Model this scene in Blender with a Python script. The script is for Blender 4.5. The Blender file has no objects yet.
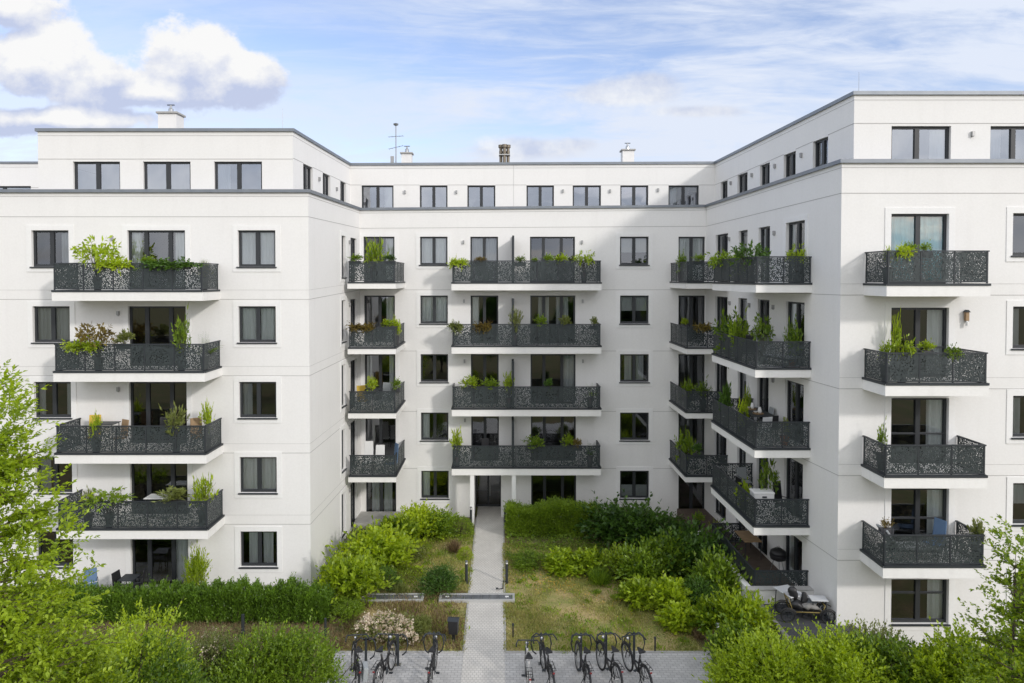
import bpy, math, random
import numpy as np
from mathutils import Vector, Matrix

random.seed(7)
RNG = np.random.default_rng(11)
scene = bpy.context.scene
col = scene.collection
R = math.radians

# ------------------------------------------------------------------ camera
F = 24.0 / 36.0 * 1024.0          # focal length in pixels
PITCH = R(1.3)
H = 12.1                          # camera height above the courtyard
CX, HZ = 500.0, 278.0             # where the courtyard axis and the horizon lie
PY0 = HZ + F * math.tan(PITCH)
cam_data = bpy.data.cameras.new('camera')
cam = bpy.data.objects.new('camera', cam_data)
col.objects.link(cam)
cam.location = (0, 0, H)
cam.rotation_euler = (R(90) - PITCH, 0, 0)
cam_data.lens = 24.0
cam_data.sensor_width = 36.0
cam_data.shift_x = (512.0 - CX) / 1024.0
cam_data.shift_y = -(341.5 - PY0) / 1024.0
cam_data.clip_start = 0.1
cam_data.clip_end = 3000.0
scene.camera = cam

# ------------------------------------------------------------------ sun, sky, exposure
SUN_VEC = Vector((1.0, -1.0, 0.66)).normalized()      # towards the sun
SUN_EL = math.asin(SUN_VEC.z)
sun_data = bpy.data.lights.new('sun', 'SUN')
sun_data.energy = 1.05
sun_data.angle = R(5.0)
sun_data.color = (1.0, 0.955, 0.90)
sun = bpy.data.objects.new('sun', sun_data)
col.objects.link(sun)
sun.rotation_euler = SUN_VEC.to_track_quat('Z', 'Y').to_euler()
sun.location = (40, -40, 40)
SKY_STRENGTH = 0.125
vs = scene.view_settings
vs.view_transform = 'Standard'
vs.look = 'None'
vs.gamma = 1.0
vs.use_curve_mapping = False
vs.exposure = 0.79
scene.cycles.max_bounces = 8
scene.cycles.transparent_max_bounces = 16


def px(p, y, D):
    """world point seen at photo position (p, y) at depth D"""
    u = (p - CX) / F
    v = -(y - PY0) / F
    dy = math.cos(PITCH) + v * math.sin(PITCH)
    dz = -math.sin(PITCH) + v * math.cos(PITCH)
    t = D / dy
    return Vector((u * t, D, H + dz * t))


def build_world():
    w = bpy.data.worlds.new('World')
    scene.world = w
    w.use_nodes = True
    nt = w.node_tree
    nt.nodes.clear()
    L = nt.links
    def N(t, **k):
        n = nt.nodes.new(t)
        for a, b in k.items():
            setattr(n, a, b)
        return n
    def M(op, a, b=None, c=None, clamp=False):
        n = N('ShaderNodeMath', operation=op, use_clamp=clamp)
        for i, v in enumerate((a, b, c)):
            if v is None:
                continue
            if isinstance(v, (int, float)):
                n.inputs[i].default_value = v
            else:
                L.new(v, n.inputs[i])
        return n.outputs[0]
    def smooth(v, a, b):
        n = N('ShaderNodeMapRange', interpolation_type='SMOOTHSTEP')
        L.new(v, n.inputs[0])
        n.inputs[1].default_value = a
        n.inputs[2].default_value = b
        return n.outputs[0]
    def mixc(f, a, b):
        n = N('ShaderNodeMix', data_type='RGBA')
        if isinstance(f, float): n.inputs[0].default_value = f
        else: L.new(f, n.inputs[0])
        for s, i in ((a, 6), (b, 7)):
            if isinstance(s, tuple): n.inputs[i].default_value = (*s, 1)
            else: L.new(s, n.inputs[i])
        return n.outputs[2]
    tc = N('ShaderNodeTexCoord')
    sep = N('ShaderNodeSeparateXYZ')
    L.new(tc.outputs['Generated'], sep.inputs[0])
    x, y, z = sep.outputs
    yy = M('MAXIMUM', M('ABSOLUTE', y), 0.08)
    u = M('DIVIDE', x, yy)
    v = M('DIVIDE', z, yy)
    front = smooth(y, 0.0, 0.2)
    comb = N('ShaderNodeCombineXYZ')
    L.new(u, comb.inputs[0]); L.new(v, comb.inputs[1])
    def noise(scale, detail, rough, sx=1.0, sy=1.0, off=(0, 0, 0), dist=0.0, rot=0.0):
        mp = N('ShaderNodeMapping')
        mp.inputs['Scale'].default_value = (sx, sy, 1)
        mp.inputs['Location'].default_value = off
        mp.inputs['Rotation'].default_value = (0, 0, rot)
        L.new(comb.outputs[0], mp.inputs[0])
        n = N('ShaderNodeTexNoise')
        n.inputs['Scale'].default_value = scale
        n.inputs['Detail'].default_value = detail
        n.inputs['Roughness'].default_value = rough
        n.inputs['Distortion'].default_value = dist
        L.new(mp.outputs[0], n.inputs[0])
        return n.outputs[0]
    sky = N('ShaderNodeTexSky', sky_type='NISHITA', sun_disc=False)
    sky.sun_elevation = SUN_EL
    sky.sun_rotation = math.atan2(SUN_VEC.x, SUN_VEC.y)
    sky.altitude = 100
    sky.air_density = 1.0
    sky.dust_density = 1.5
    sky.ozone_density = 1.5
    n1 = noise(7.0, 9, 0.60, 1, 1.25)
    n2 = noise(7.0, 9, 0.60, 1, 1.25, off=(-0.018, -0.030, 0))
    big = noise(3.2, 4, 0.5, 1, 1.6, off=(4.2, 1.1, 0))
    # cumulus banks: (px, py, rx, ry) as directions on the sky
    ell = [(12, 8, 48, 26), (38, 66, 62, 40), (112, 84, 46, 30), (192, 64, 56, 46), (246, 78, 50, 30),
           (150, 92, 140, 20), (60, 120, 130, 16), (-60, 60, 90, 50)]
    def field(ells, dv=0.0):
        m = None
        for (cx, cy, rx, ry) in ells:
            a = M('DIVIDE', M('SUBTRACT', u, (cx - CX) / F), rx / F)
            b = M('DIVIDE', M('SUBTRACT', v, (HZ - cy) / F - dv), ry / F)
            d = M('SUBTRACT', 1.0, M('SQRT', M('ADD', M('MULTIPLY', a, a), M('MULTIPLY', b, b))))
            m = d if m is None else M('SMOOTH_MAX', m, d, 0.25)
        return m
    m = field(ell)
    dens = M('ADD', M('MULTIPLY', m, 0.9), M('MULTIPLY', M('SUBTRACT', n1, 0.5), 2.1))
    cum = M('MULTIPLY', smooth(dens, -0.06, 0.20), front)
    cumf = cum
    m2 = field([(622, 93, 84, 17), (650, 84, 40, 14), (530, 149, 90, 15), (575, 146, 40, 12), (700, 112, 60, 8)])
    d2 = M('ADD', M('MULTIPLY', m2, 0.8), M('MULTIPLY', M('SUBTRACT', n1, 0.5), 1.7))
    far = M('MULTIPLY', M('MULTIPLY', smooth(d2, 0.0, 0.5), front), 0.75)
    # cloud shading: bright tops, grey-blue bases
    relief = M('MULTIPLY', M('SUBTRACT', n1, n2), 4.0)
    mup = field(ell, 0.022)
    base = smooth(v, (HZ - 150) / F, (HZ - 40) / F)
    lit = M('ADD', M('ADD', M('MULTIPLY', base, 0.42), M('ADD', 0.20, M('MULTIPLY', M('SUBTRACT', m, mup), 1.5))), relief, clamp=True)
    ccol = mixc(lit, (0.58, 0.65, 0.86), (1.0, 1.0, 1.0))
    lit2 = M('ADD', 0.55, M('MULTIPLY', relief, 1.1), clamp=True)
    fcol = mixc(lit2, (0.60, 0.66, 0.84), (0.97, 0.98, 1.0))
    # cirrus veils
    c1 = noise(1.6, 8, 0.62, 1.0, 5.5, off=(1.3, 0.4, 0), dist=0.5, rot=R(-7))
    c2 = noise(4.5, 8, 0.65, 1.0, 6.0, off=(7.3, 2.4, 0), dist=0.8, rot=R(9))
    ci = M('ADD', M('MULTIPLY', c1, 0.65), M('MULTIPLY', c2, 0.35))
    cir = M('MULTIPLY', smooth(ci, 0.35, 0.60), 0.95)
    lowv = M('SUBTRACT', 1.0, smooth(v, 0.10, 0.40))
    # upper left stays clearer
    clear = smooth(u, -0.30, 0.05)
    cir = M('MULTIPLY', cir, M('ADD', 0.50, M('MULTIPLY', M('MAXIMUM', clear, M('MULTIPLY', lowv, 0.8)), 0.65)))
    cir = M('ADD', cir, M('MULTIPLY', lowv, 0.12), clamp=True)
    bg_sky = N('ShaderNodeBackground'); bg_sky.inputs[1].default_value = SKY_STRENGTH
    tint = N('ShaderNodeMix', data_type='RGBA', blend_type='MULTIPLY')
    tint.inputs[0].default_value = 1.0
    L.new(sky.outputs[0], tint.inputs[6]); tint.inputs[7].default_value = (1.12, 1.0, 1.05, 1)
    L.new(tint.outputs[2], bg_sky.inputs[0])
    def bg(c, s):
        b = N('ShaderNodeBackground')
        if isinstance(c, tuple): b.inputs[0].default_value = (*c, 1)
        else: L.new(c, b.inputs[0])
        b.inputs[1].default_value = s
        return b.outputs[0]
    def mixs(f, a, b):
        n = N('ShaderNodeMixShader'); L.new(f, n.inputs[0]); L.new(a, n.inputs[1]); L.new(b, n.inputs[2]); return n.outputs[0]
    s = mixs(cir, bg_sky.outputs[0], bg((0.79, 0.86, 1.0), 0.56))
    # broken cloud behind the viewer, added and brightened as ambient fill for the facades
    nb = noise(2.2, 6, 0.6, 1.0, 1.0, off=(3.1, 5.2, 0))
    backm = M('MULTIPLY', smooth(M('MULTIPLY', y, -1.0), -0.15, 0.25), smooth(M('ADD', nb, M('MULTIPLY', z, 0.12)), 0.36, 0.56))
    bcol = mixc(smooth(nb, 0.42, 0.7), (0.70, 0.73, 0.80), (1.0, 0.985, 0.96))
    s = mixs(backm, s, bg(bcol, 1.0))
    s = mixs(far, s, bg(fcol, 0.54))
    s = mixs(cumf, s, bg(ccol, 0.55))
    out = N('ShaderNodeOutputWorld')
    L.new(s, out.inputs[0])
build_world()

# ------------------------------------------------------------------ materials
def mat(name, color, rough=0.6, metal=0.0, noise=None, bump=None, spec=None):
    """noise = (scale, amount, second colour); bump = (scale, strength)"""
    m = bpy.data.materials.new(name)
    m.use_nodes = True
    nt = m.node_tree
    b = nt.nodes['Principled BSDF']
    b.inputs['Base Color'].default_value = (*color, 1)
    b.inputs['Roughness'].default_value = rough
    b.inputs['Metallic'].default_value = metal
    if spec is not None:
        b.inputs['Specular IOR Level'].default_value = spec
    tc = nt.nodes.new('ShaderNodeTexCoord')
    if noise:
        n = nt.nodes.new('ShaderNodeTexNoise')
        n.inputs['Scale'].default_value = noise[0]
        n.inputs['Detail'].default_value = 6
        nt.links.new(tc.outputs['Object'], n.inputs[0])
        mr = nt.nodes.new('ShaderNodeMapRange')
        mr.inputs[1].default_value = 0.35; mr.inputs[2].default_value = 0.65
        mr.inputs[4].default_value = noise[1]
        nt.links.new(n.outputs[0], mr.inputs[0])
        mx = nt.nodes.new('ShaderNodeMix'); mx.data_type = 'RGBA'
        nt.links.new(mr.outputs[0], mx.inputs[0])
        mx.inputs[6].default_value = (*color, 1); mx.inputs[7].default_value = (*noise[2], 1)
        nt.links.new(mx.outputs[2], b.inputs['Base Color'])
    if bump:
        n = nt.nodes.new('ShaderNodeTexNoise')
        n.inputs['Scale'].default_value = bump[0]
        n.inputs['Detail'].default_value = 4
        nt.links.new(tc.outputs['Object'], n.inputs[0])
        bp = nt.nodes.new('ShaderNodeBump')
        bp.inputs['Strength'].default_value = bump[1]
        bp.inputs['Distance'].default_value = 0.02
        nt.links.new(n.outputs[0], bp.inputs['Height'])
        nt.links.new(bp.outputs[0], b.inputs['Normal'])
    return m


def plaster_mat(name, c, amount=0.5):
    """white render with faint weather streaks, mottling and grain"""
    m = bpy.data.materials.new(name); m.use_nodes = True
    nt = m.node_tree; L = nt.links
    b = nt.nodes['Principled BSDF']; b.inputs['Roughness'].default_value = 0.85
    b.inputs['Specular IOR Level'].default_value = 0.25
    tc = nt.nodes.new('ShaderNodeTexCoord')
    def nz(scale, det, sc=(1, 1, 1)):
        mp = nt.nodes.new('ShaderNodeMapping'); mp.inputs['Scale'].default_value = sc
        L.new(tc.outputs['Object'], mp.inputs[0])
        n = nt.nodes.new('ShaderNodeTexNoise'); n.inputs['Scale'].default_value = scale; n.inputs['Detail'].default_value = det
        L.new(mp.outputs[0], n.inputs[0]); return n.outputs[0]
    def rng(v, a, b_, lo, hi):
        r = nt.nodes.new('ShaderNodeMapRange'); r.inputs[1].default_value = a; r.inputs[2].default_value = b_
        r.inputs[3].default_value = lo; r.inputs[4].default_value = hi; L.new(v, r.inputs[0]); return r.outputs[0]
    st = rng(nz(1.0, 6, (3.2, 3.2, 0.22)), 0.52, 0.80, 0, 0.16 * amount * 2)
    mo = rng(nz(0.55, 5), 0.4, 0.7, 0, 0.12 * amount * 2)
    gr = rng(nz(14, 6), 0.35, 0.75, 0, 0.10)
    a = nt.nodes.new('ShaderNodeMath'); a.operation = 'ADD'; L.new(st, a.inputs[0]); L.new(mo, a.inputs[1])
    a2 = nt.nodes.new('ShaderNodeMath'); a2.operation = 'ADD'; L.new(a.outputs[0], a2.inputs[0]); L.new(gr, a2.inputs[1])
    mx = nt.nodes.new('ShaderNodeMix'); mx.data_type = 'RGBA'
    L.new(a2.outputs[0], mx.inputs[0])
    mx.inputs[6].default_value = (*c, 1); mx.inputs[7].default_value = (0.50, 0.485, 0.46, 1)
    L.new(mx.outputs[2], b.inputs['Base Color'])
    bp = nt.nodes.new('ShaderNodeBump'); bp.inputs['Strength'].default_value = 0.35; bp.inputs['Distance'].default_value = 0.012
    L.new(nz(38, 5), bp.inputs['Height']); L.new(bp.outputs[0], b.inputs['Normal'])
    return m


def glass_mat(name, tint, refl=0.5):
    """window pane: clear body, mirror-like coat"""
    m = bpy.data.materials.new(name); m.use_nodes = True
    nt = m.node_tree; nt.nodes.clear(); L = nt.links
    tr = nt.nodes.new('ShaderNodeBsdfTransparent'); tr.inputs[0].default_value = (*tint, 1)
    gl = nt.nodes.new('ShaderNodeBsdfGlossy'); gl.inputs['Roughness'].default_value = 0.015
    gl.inputs[0].default_value = (0.92, 0.95, 1.0, 1)
    tc = nt.nodes.new('ShaderNodeTexCoord')
    n = nt.nodes.new('ShaderNodeTexNoise'); n.inputs['Scale'].default_value = 0.8; n.inputs['Detail'].default_value = 1
    L.new(tc.outputs['Object'], n.inputs[0])
    bp = nt.nodes.new('ShaderNodeBump'); bp.inputs['Strength'].default_value = 0.25; bp.inputs['Distance'].default_value = 0.02
    L.new(n.outputs[0], bp.inputs['Height']); L.new(bp.outputs[0], gl.inputs['Normal'])
    lw = nt.nodes.new('ShaderNodeFresnel'); lw.inputs[0].default_value = 1.5
    mr = nt.nodes.new('ShaderNodeMapRange'); mr.inputs[1].default_value = 0.0; mr.inputs[2].default_value = 0.5
    mr.inputs[3].default_value = refl; mr.inputs[4].default_value = 1.0
    L.new(lw.outputs[0], mr.inputs[0])
    mx = nt.nodes.new('ShaderNodeMixShader'); L.new(mr.outputs[0], mx.inputs[0])
    L.new(tr.outputs[0], mx.inputs[1]); L.new(gl.outputs[0], mx.inputs[2])
    o = nt.nodes.new('ShaderNodeOutputMaterial'); L.new(mx.outputs[0], o.inputs[0])
    return m


def perforated_mat(name, c):
    """laser-cut sheet metal: irregular rounded holes"""
    m = bpy.data.materials.new(name); m.use_nodes = True
    nt = m.node_tree; L = nt.links
    b = nt.nodes['Principled BSDF']
    b.inputs['Base Color'].default_value = (*c, 1); b.inputs['Roughness'].default_value = 0.5; b.inputs['Metallic'].default_value = 0.3
    tc = nt.nodes.new('ShaderNodeTexCoord')
    mp = nt.nodes.new('ShaderNodeMapping')
    L.new(tc.outputs['Object'], mp.inputs[0]); mp.inputs['Scale'].default_value = (1.15, 1.15, .8)
    vo = nt.nodes.new('ShaderNodeTexVoronoi'); vo.feature = 'DISTANCE_TO_EDGE'; vo.inputs['Scale'].default_value = 20.0
    L.new(mp.outputs[0], vo.inputs[0])
    n = nt.nodes.new('ShaderNodeTexNoise'); n.inputs['Scale'].default_value = 2.6; n.inputs['Detail'].default_value = 2
    L.new(tc.outputs['Object'], n.inputs[0])
    mr = nt.nodes.new('ShaderNodeMapRange'); mr.inputs[1].default_value = 0.3; mr.inputs[2].default_value = 0.7
    mr.inputs[3].default_value = 0.12; mr.inputs[4].default_value = 0.18
    L.new(n.outputs[0], mr.inputs[0])
    gt = nt.nodes.new('ShaderNodeMath'); gt.operation = 'LESS_THAN'
    L.new(vo.outputs['Distance'], gt.inputs[0]); L.new(mr.outputs[0], gt.inputs[1])
    L.new(gt.outputs[0], b.inputs['Alpha'])
    return m


def leaf_mat(name, c1, c2, trans=0.35, c3=None, spec=0.3):
    """foliage: each leaf its own tone between c1 and c2, light shining through"""
    m = bpy.data.materials.new(name); m.use_nodes = True
    nt = m.node_tree; L = nt.links
    b = nt.nodes['Principled BSDF']
    b.inputs['Roughness'].default_value = 0.38; b.inputs['Specular IOR Level'].default_value = spec + .15
    g = nt.nodes.new('ShaderNodeNewGeometry')
    tc = nt.nodes.new('ShaderNodeTexCoord')
    n = nt.nodes.new('ShaderNodeTexNoise'); n.inputs['Scale'].default_value = 1.7; n.inputs['Detail'].default_value = 3
    L.new(tc.outputs['Object'], n.inputs[0])
    oi = nt.nodes.new('ShaderNodeObjectInfo')
    a = nt.nodes.new('ShaderNodeMath'); a.operation = 'MULTIPLY'; a.inputs[1].default_value = 0.5
    L.new(g.outputs['Random Per Island'], a.inputs[0])
    c = nt.nodes.new('ShaderNodeMath'); c.operation = 'MULTIPLY_ADD'; c.inputs[1].default_value = 0.9
    L.new(n.outputs[0], c.inputs[0]); L.new(a.outputs[0], c.inputs[2])
    d = nt.nodes.new('ShaderNodeMath'); d.operation = 'MULTIPLY_ADD'; d.inputs[1].default_value = 0.35; d.inputs[2].default_value = -0.38
    L.new(oi.outputs['Random'], d.inputs[0])
    e = nt.nodes.new('ShaderNodeMath'); e.operation = 'ADD'; e.use_clamp = True
    L.new(c.outputs[0], e.inputs[0]); L.new(d.outputs[0], e.inputs[1])
    cr = nt.nodes.new('ShaderNodeValToRGB')
    cr.color_ramp.elements[0].position = 0.05; cr.color_ramp.elements[0].color = (*c1, 1)
    cr.color_ramp.elements[1].position = 0.9; cr.color_ramp.elements[1].color = (*c2, 1)
    if c3:
        el = cr.color_ramp.elements.new(0.97); el.color = (*c3, 1)
    L.new(e.outputs[0], cr.inputs[0])
    L.new(cr.outputs[0], b.inputs['Base Color'])
    tl = nt.nodes.new('ShaderNodeBsdfTranslucent')
    hs = nt.nodes.new('ShaderNodeHueSaturation'); hs.inputs['Value'].default_value = 1.5; hs.inputs['Saturation'].default_value = 1.1
    hs.inputs['Hue'].default_value = 0.485
    L.new(cr.outputs[0], hs.inputs['Color']); L.new(hs.outputs[0], tl.inputs[0])
    mx = nt.nodes.new('ShaderNodeMixShader'); mx.inputs[0].default_value = trans
    L.new(b.outputs[0], mx.inputs[1]); L.new(tl.outputs[0], mx.inputs[2])
    L.new(mx.outputs[0], nt.nodes['Material Output'].inputs[0])
    return m


def ground_mat(name, grass, straw, soil, sc=0.55, thr=0.5):
    m = bpy.data.materials.new(name); m.use_nodes = True
    nt = m.node_tree; L = nt.links
    b = nt.nodes['Principled BSDF']; b.inputs['Roughness'].default_value = 0.95; b.inputs['Specular IOR Level'].default_value = 0.1
    tc = nt.nodes.new('ShaderNodeTexCoord')
    def nz(s, d):
        n = nt.nodes.new('ShaderNodeTexNoise'); n.inputs['Scale'].default_value = s; n.inputs['Detail'].default_value = d
        n.inputs['Roughness'].default_value = 0.65
        L.new(tc.outputs['Object'], n.inputs[0]); return n.outputs[0]
    def rng(v, a, c):
        r = nt.nodes.new('ShaderNodeMapRange'); r.inputs[1].default_value = a; r.inputs[2].default_value = c; L.new(v, r.inputs[0]); return r.outputs[0]
    def mx(f, a, c):
        x = nt.nodes.new('ShaderNodeMix'); x.data_type = 'RGBA'; L.new(f, x.inputs[0])
        for s, i in ((a, 6), (c, 7)):
            if isinstance(s, tuple): x.inputs[i].default_value = (*s, 1)
            else: L.new(s, x.inputs[i])
        return x.outputs[2]
    c = mx(rng(nz(sc, 8), thr - 0.08, thr + 0.1), grass, straw)
    c = mx(rng(nz(5.5, 6), 0.52, 0.68), c, soil)
    dk = mx(rng(nz(22, 5), 0.35, 0.7), c, tuple(k * 1.5 for k in straw))
    f = nt.nodes.new('ShaderNodeMix'); f.data_type = 'RGBA'; f.inputs[0].default_value = 0.5
    L.new(c, f.inputs[6]); L.new(dk, f.inputs[7])
    L.new(f.outputs[2], b.inputs['Base Color'])
    bp = nt.nodes.new('ShaderNodeBump'); bp.inputs['Strength'].default_value = 0.9; bp.inputs['Distance'].default_value = 0.05
    L.new(nz(16, 6), bp.inputs['Height']); L.new(bp.outputs[0], b.inputs['Normal'])
    return m


def paver_mat(name, c1, c2, joint, bw, bh, mortar=0.012, rot=0.0):
    m = bpy.data.materials.new(name); m.use_nodes = True
    nt = m.node_tree; L = nt.links
    b = nt.nodes['Principled BSDF']; b.inputs['Roughness'].default_value = 0.85
    tc = nt.nodes.new('ShaderNodeTexCoord')
    mp = nt.nodes.new('ShaderNodeMapping'); mp.inputs['Rotation'].default_value = (0, 0, rot)
    L.new(tc.outputs['Object'], mp.inputs[0])
    br = nt.nodes.new('ShaderNodeTexBrick')
    br.inputs['Scale'].default_value = 1.0
    br.inputs['Brick Width'].default_value = bw; br.inputs['Row Height'].default_value = bh
    br.inputs['Mortar Size'].default_value = mortar
    br.inputs['Color1'].default_value = (*c1, 1); br.inputs['Color2'].default_value = (*c2, 1); br.inputs['Mortar'].default_value = (*joint, 1)
    L.new(mp.outputs[0], br.inputs[0])
    n = nt.nodes.new('ShaderNodeTexNoise'); n.inputs['Scale'].default_value = 1.3; n.inputs['Detail'].default_value = 7
    L.new(tc.outputs['Object'], n.inputs[0])
    mr = nt.nodes.new('ShaderNodeMapRange'); mr.inputs[1].default_value = 0.35; mr.inputs[2].default_value = 0.75; mr.inputs[4].default_value = 0.45
    L.new(n.outputs[0], mr.inputs[0])
    mx = nt.nodes.new('ShaderNodeMix'); mx.data_type = 'RGBA'; L.new(mr.outputs[0], mx.inputs[0])
    L.new(br.outputs[0], mx.inputs[6]); mx.inputs[7].default_value = (*[k * 0.62 for k in c1], 1)
    L.new(mx.outputs[2], b.inputs['Base Color'])
    bp = nt.nodes.new('ShaderNodeBump'); bp.inputs['Strength'].default_value = 0.5; bp.inputs['Distance'].default_value = 0.01; bp.invert = True
    L.new(br.outputs['Fac'], bp.inputs['Height']); L.new(bp.outputs[0], b.inputs['Normal'])
    return m


MT = {
    'wall': plaster_mat('white_render', (0.80, 0.79, 0.776), 0.25),
    'wall_smooth': plaster_mat('smooth_white_render', (0.82, 0.815, 0.805), 0.25),
    'slab': plaster_mat('white_balcony_render', (0.82, 0.81, 0.79), 0.5),
    'groove': mat('render_groove', (0.42, 0.41, 0.40), 0.9),
    'coping': mat('zinc_coping', (0.20, 0.22, 0.25), 0.45, 0.5, noise=(2.0, 0.5, (0.27, 0.29, 0.31))),
    'frame': mat('anthracite_frame', (0.028, 0.031, 0.035), 0.45),
    'metal': mat('anthracite_metal', (0.035, 0.041, 0.047), 0.5, 0.2),
    'perf': perforated_mat('perforated_panel', (0.048, 0.060, 0.062)),
    'glass': glass_mat('window_glass', (0.86, 0.90, 0.90), 0.085),
    'glass_hi': glass_mat('mirror_window_glass', (0.6, 0.65, 0.68), 0.34),
    'curtain': mat('white_curtain', (0.80, 0.80, 0.79), 0.9),
    'curtain_grey': mat('grey_curtain', (0.46, 0.465, 0.47), 0.9),
    'curtain_blue': mat('pale_blue_blind', (0.60, 0.88, 0.90), 0.9),
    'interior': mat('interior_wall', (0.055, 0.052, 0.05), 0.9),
    'roof': mat('roof_membrane', (0.16, 0.16, 0.16), 0.9, noise=(1.0, 0.6, (0.22, 0.21, 0.2))),
    'lamp': mat('grey_lamp_body', (0.36, 0.36, 0.36), 0.4, 0.5),
    'steel': mat('stainless_steel', (0.42, 0.43, 0.44), 0.3, 0.9),
    'white_paint': mat('white_paint', (0.75, 0.75, 0.74), 0.4),
    'black': mat('black_plastic', (0.018, 0.018, 0.02), 0.45),
    'rubber': mat('tyre_rubber', (0.015, 0.015, 0.016), 0.7),
    'chrome': mat('chromed_steel', (0.55, 0.55, 0.56), 0.2, 0.95),
    'cart_frame': mat('worn_yellow_paint', (0.20, 0.15, 0.04), 0.6),
    'dark_cloth': mat('dark_cloth', (0.09, 0.10, 0.11), 0.9),
    'grey_top': mat('grey_white_top', (0.55, 0.56, 0.57), 0.6),
    'flue': mat('weathered_flue_steel', (0.20, 0.17, 0.13), 0.5, 0.5),
    'glass_dark': glass_mat('entrance_glass', (0.5, 0.5, 0.5), 0.03),
    'reflector': mat('red_reflector', (0.25, 0.02, 0.02), 0.3),
    'pot': mat('terracotta_pot', (0.30, 0.12, 0.06), 0.8, noise=(6, 0.5, (0.22, 0.10, 0.06))),
    'pot_dark': mat('dark_planter', (0.05, 0.05, 0.055), 0.6),
    'bark': mat('grey_brown_bark', (0.10, 0.075, 0.05), 0.9, noise=(9, 0.8, (0.05, 0.038, 0.028)), bump=(30, 0.6)),
    'yellow': mat('yellow_fabric', (0.62, 0.42, 0.06), 0.7),
    'wood': mat('pale_wood', (0.36, 0.24, 0.13), 0.6, noise=(5, 0.6, (0.24, 0.15, 0.08))),
    'blue': mat('faded_blue_fabric', (0.12, 0.2, 0.33), 0.8),
    'grey_fabric': mat('grey_fabric', (0.32, 0.34, 0.35), 0.9),
    'stone': mat('grey_stone', (0.26, 0.25, 0.235), 0.9, noise=(5, 0.8, (0.17, 0.165, 0.155)), bump=(18, 0.6)),
    'concrete': mat('pale_concrete', (0.42, 0.415, 0.40), 0.85, noise=(3, 0.6, (0.33, 0.32, 0.30))),
    'asphalt': mat('dark_asphalt', (0.05, 0.052, 0.058), 0.9, noise=(4, 0.6, (0.075, 0.075, 0.08)), bump=(60, 0.4)),
    'grating': mat('steel_grating', (0.13, 0.14, 0.155), 0.55, 0.4, noise=(3.0, 0.8, (0.22, 0.23, 0.24))),
    'galv': mat('galvanised_frame', (0.48, 0.48, 0.47), 0.5, 0.3),
    'wood_deck': mat('weathered_deck', (0.085, 0.06, 0.045), 0.8, noise=(4, 0.6, (0.12, 0.09, 0.07))),
    'leaf_bright': leaf_mat('bright_leaves', (0.09, 0.165, 0.012), (0.44, 0.57, 0.045), 0.45),
    'leaf_mid': leaf_mat('mid_green_leaves', (0.045, 0.105, 0.012), (0.29, 0.42, 0.040), 0.42),
    'leaf_dark': leaf_mat('dark_green_leaves', (0.026, 0.070, 0.014), (0.115, 0.220, 0.032), 0.36),
    'leaf_hedge': leaf_mat('hedge_needles', (0.034, 0.082, 0.010), (0.18, 0.31, 0.034), 0.36),
    'leaf_lime': leaf_mat('lime_leaves', (0.18, 0.28, 0.018), (0.50, 0.62, 0.05), 0.48),
    'leaf_olive': leaf_mat('olive_leaves', (0.10, 0.125, 0.035), (0.26, 0.30, 0.08), 0.36),
    'leaf_rust': leaf_mat('bronze_leaves', (0.09, 0.06, 0.015), (0.26, 0.21, 0.05), 0.35),
    'petal_white': leaf_mat('cream_petals', (0.46, 0.36, 0.24), (0.78, 0.70, 0.57), 0.3),
    'petal_yellow': leaf_mat('yellow_petals', (0.55, 0.32, 0.03), (0.80, 0.55, 0.08), 0.3),
    'petal_red': leaf_mat('red_petals', (0.40, 0.04, 0.03), (0.6, 0.12, 0.06), 0.3),
    'dry': leaf_mat('dry_stalks', (0.13, 0.085, 0.045), (0.36, 0.27, 0.15), 0.2),
    'grass_blade': leaf_mat('grass_blades', (0.11, 0.19, 0.025), (0.50, 0.45, 0.16), 0.35),
    'ground': ground_mat('garden_soil', (0.085, 0.115, 0.03), (0.18, 0.14, 0.075), (0.10, 0.07, 0.045)),
    'lawn': ground_mat('dry_lawn', (0.15, 0.21, 0.045), (0.42, 0.33, 0.16), (0.24, 0.18, 0.10), 0.8, 0.49),
    'path': paver_mat('pale_path_pavers', (0.62, 0.595, 0.55), (0.67, 0.645, 0.60), (0.46, 0.44, 0.41), 0.12, 0.12, 0.012),
    'paver': paver_mat('grey_pavers', (0.47, 0.46, 0.445), (0.57, 0.56, 0.54), (0.33, 0.32, 0.31), 0.20, 0.12, 0.009),
}

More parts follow.
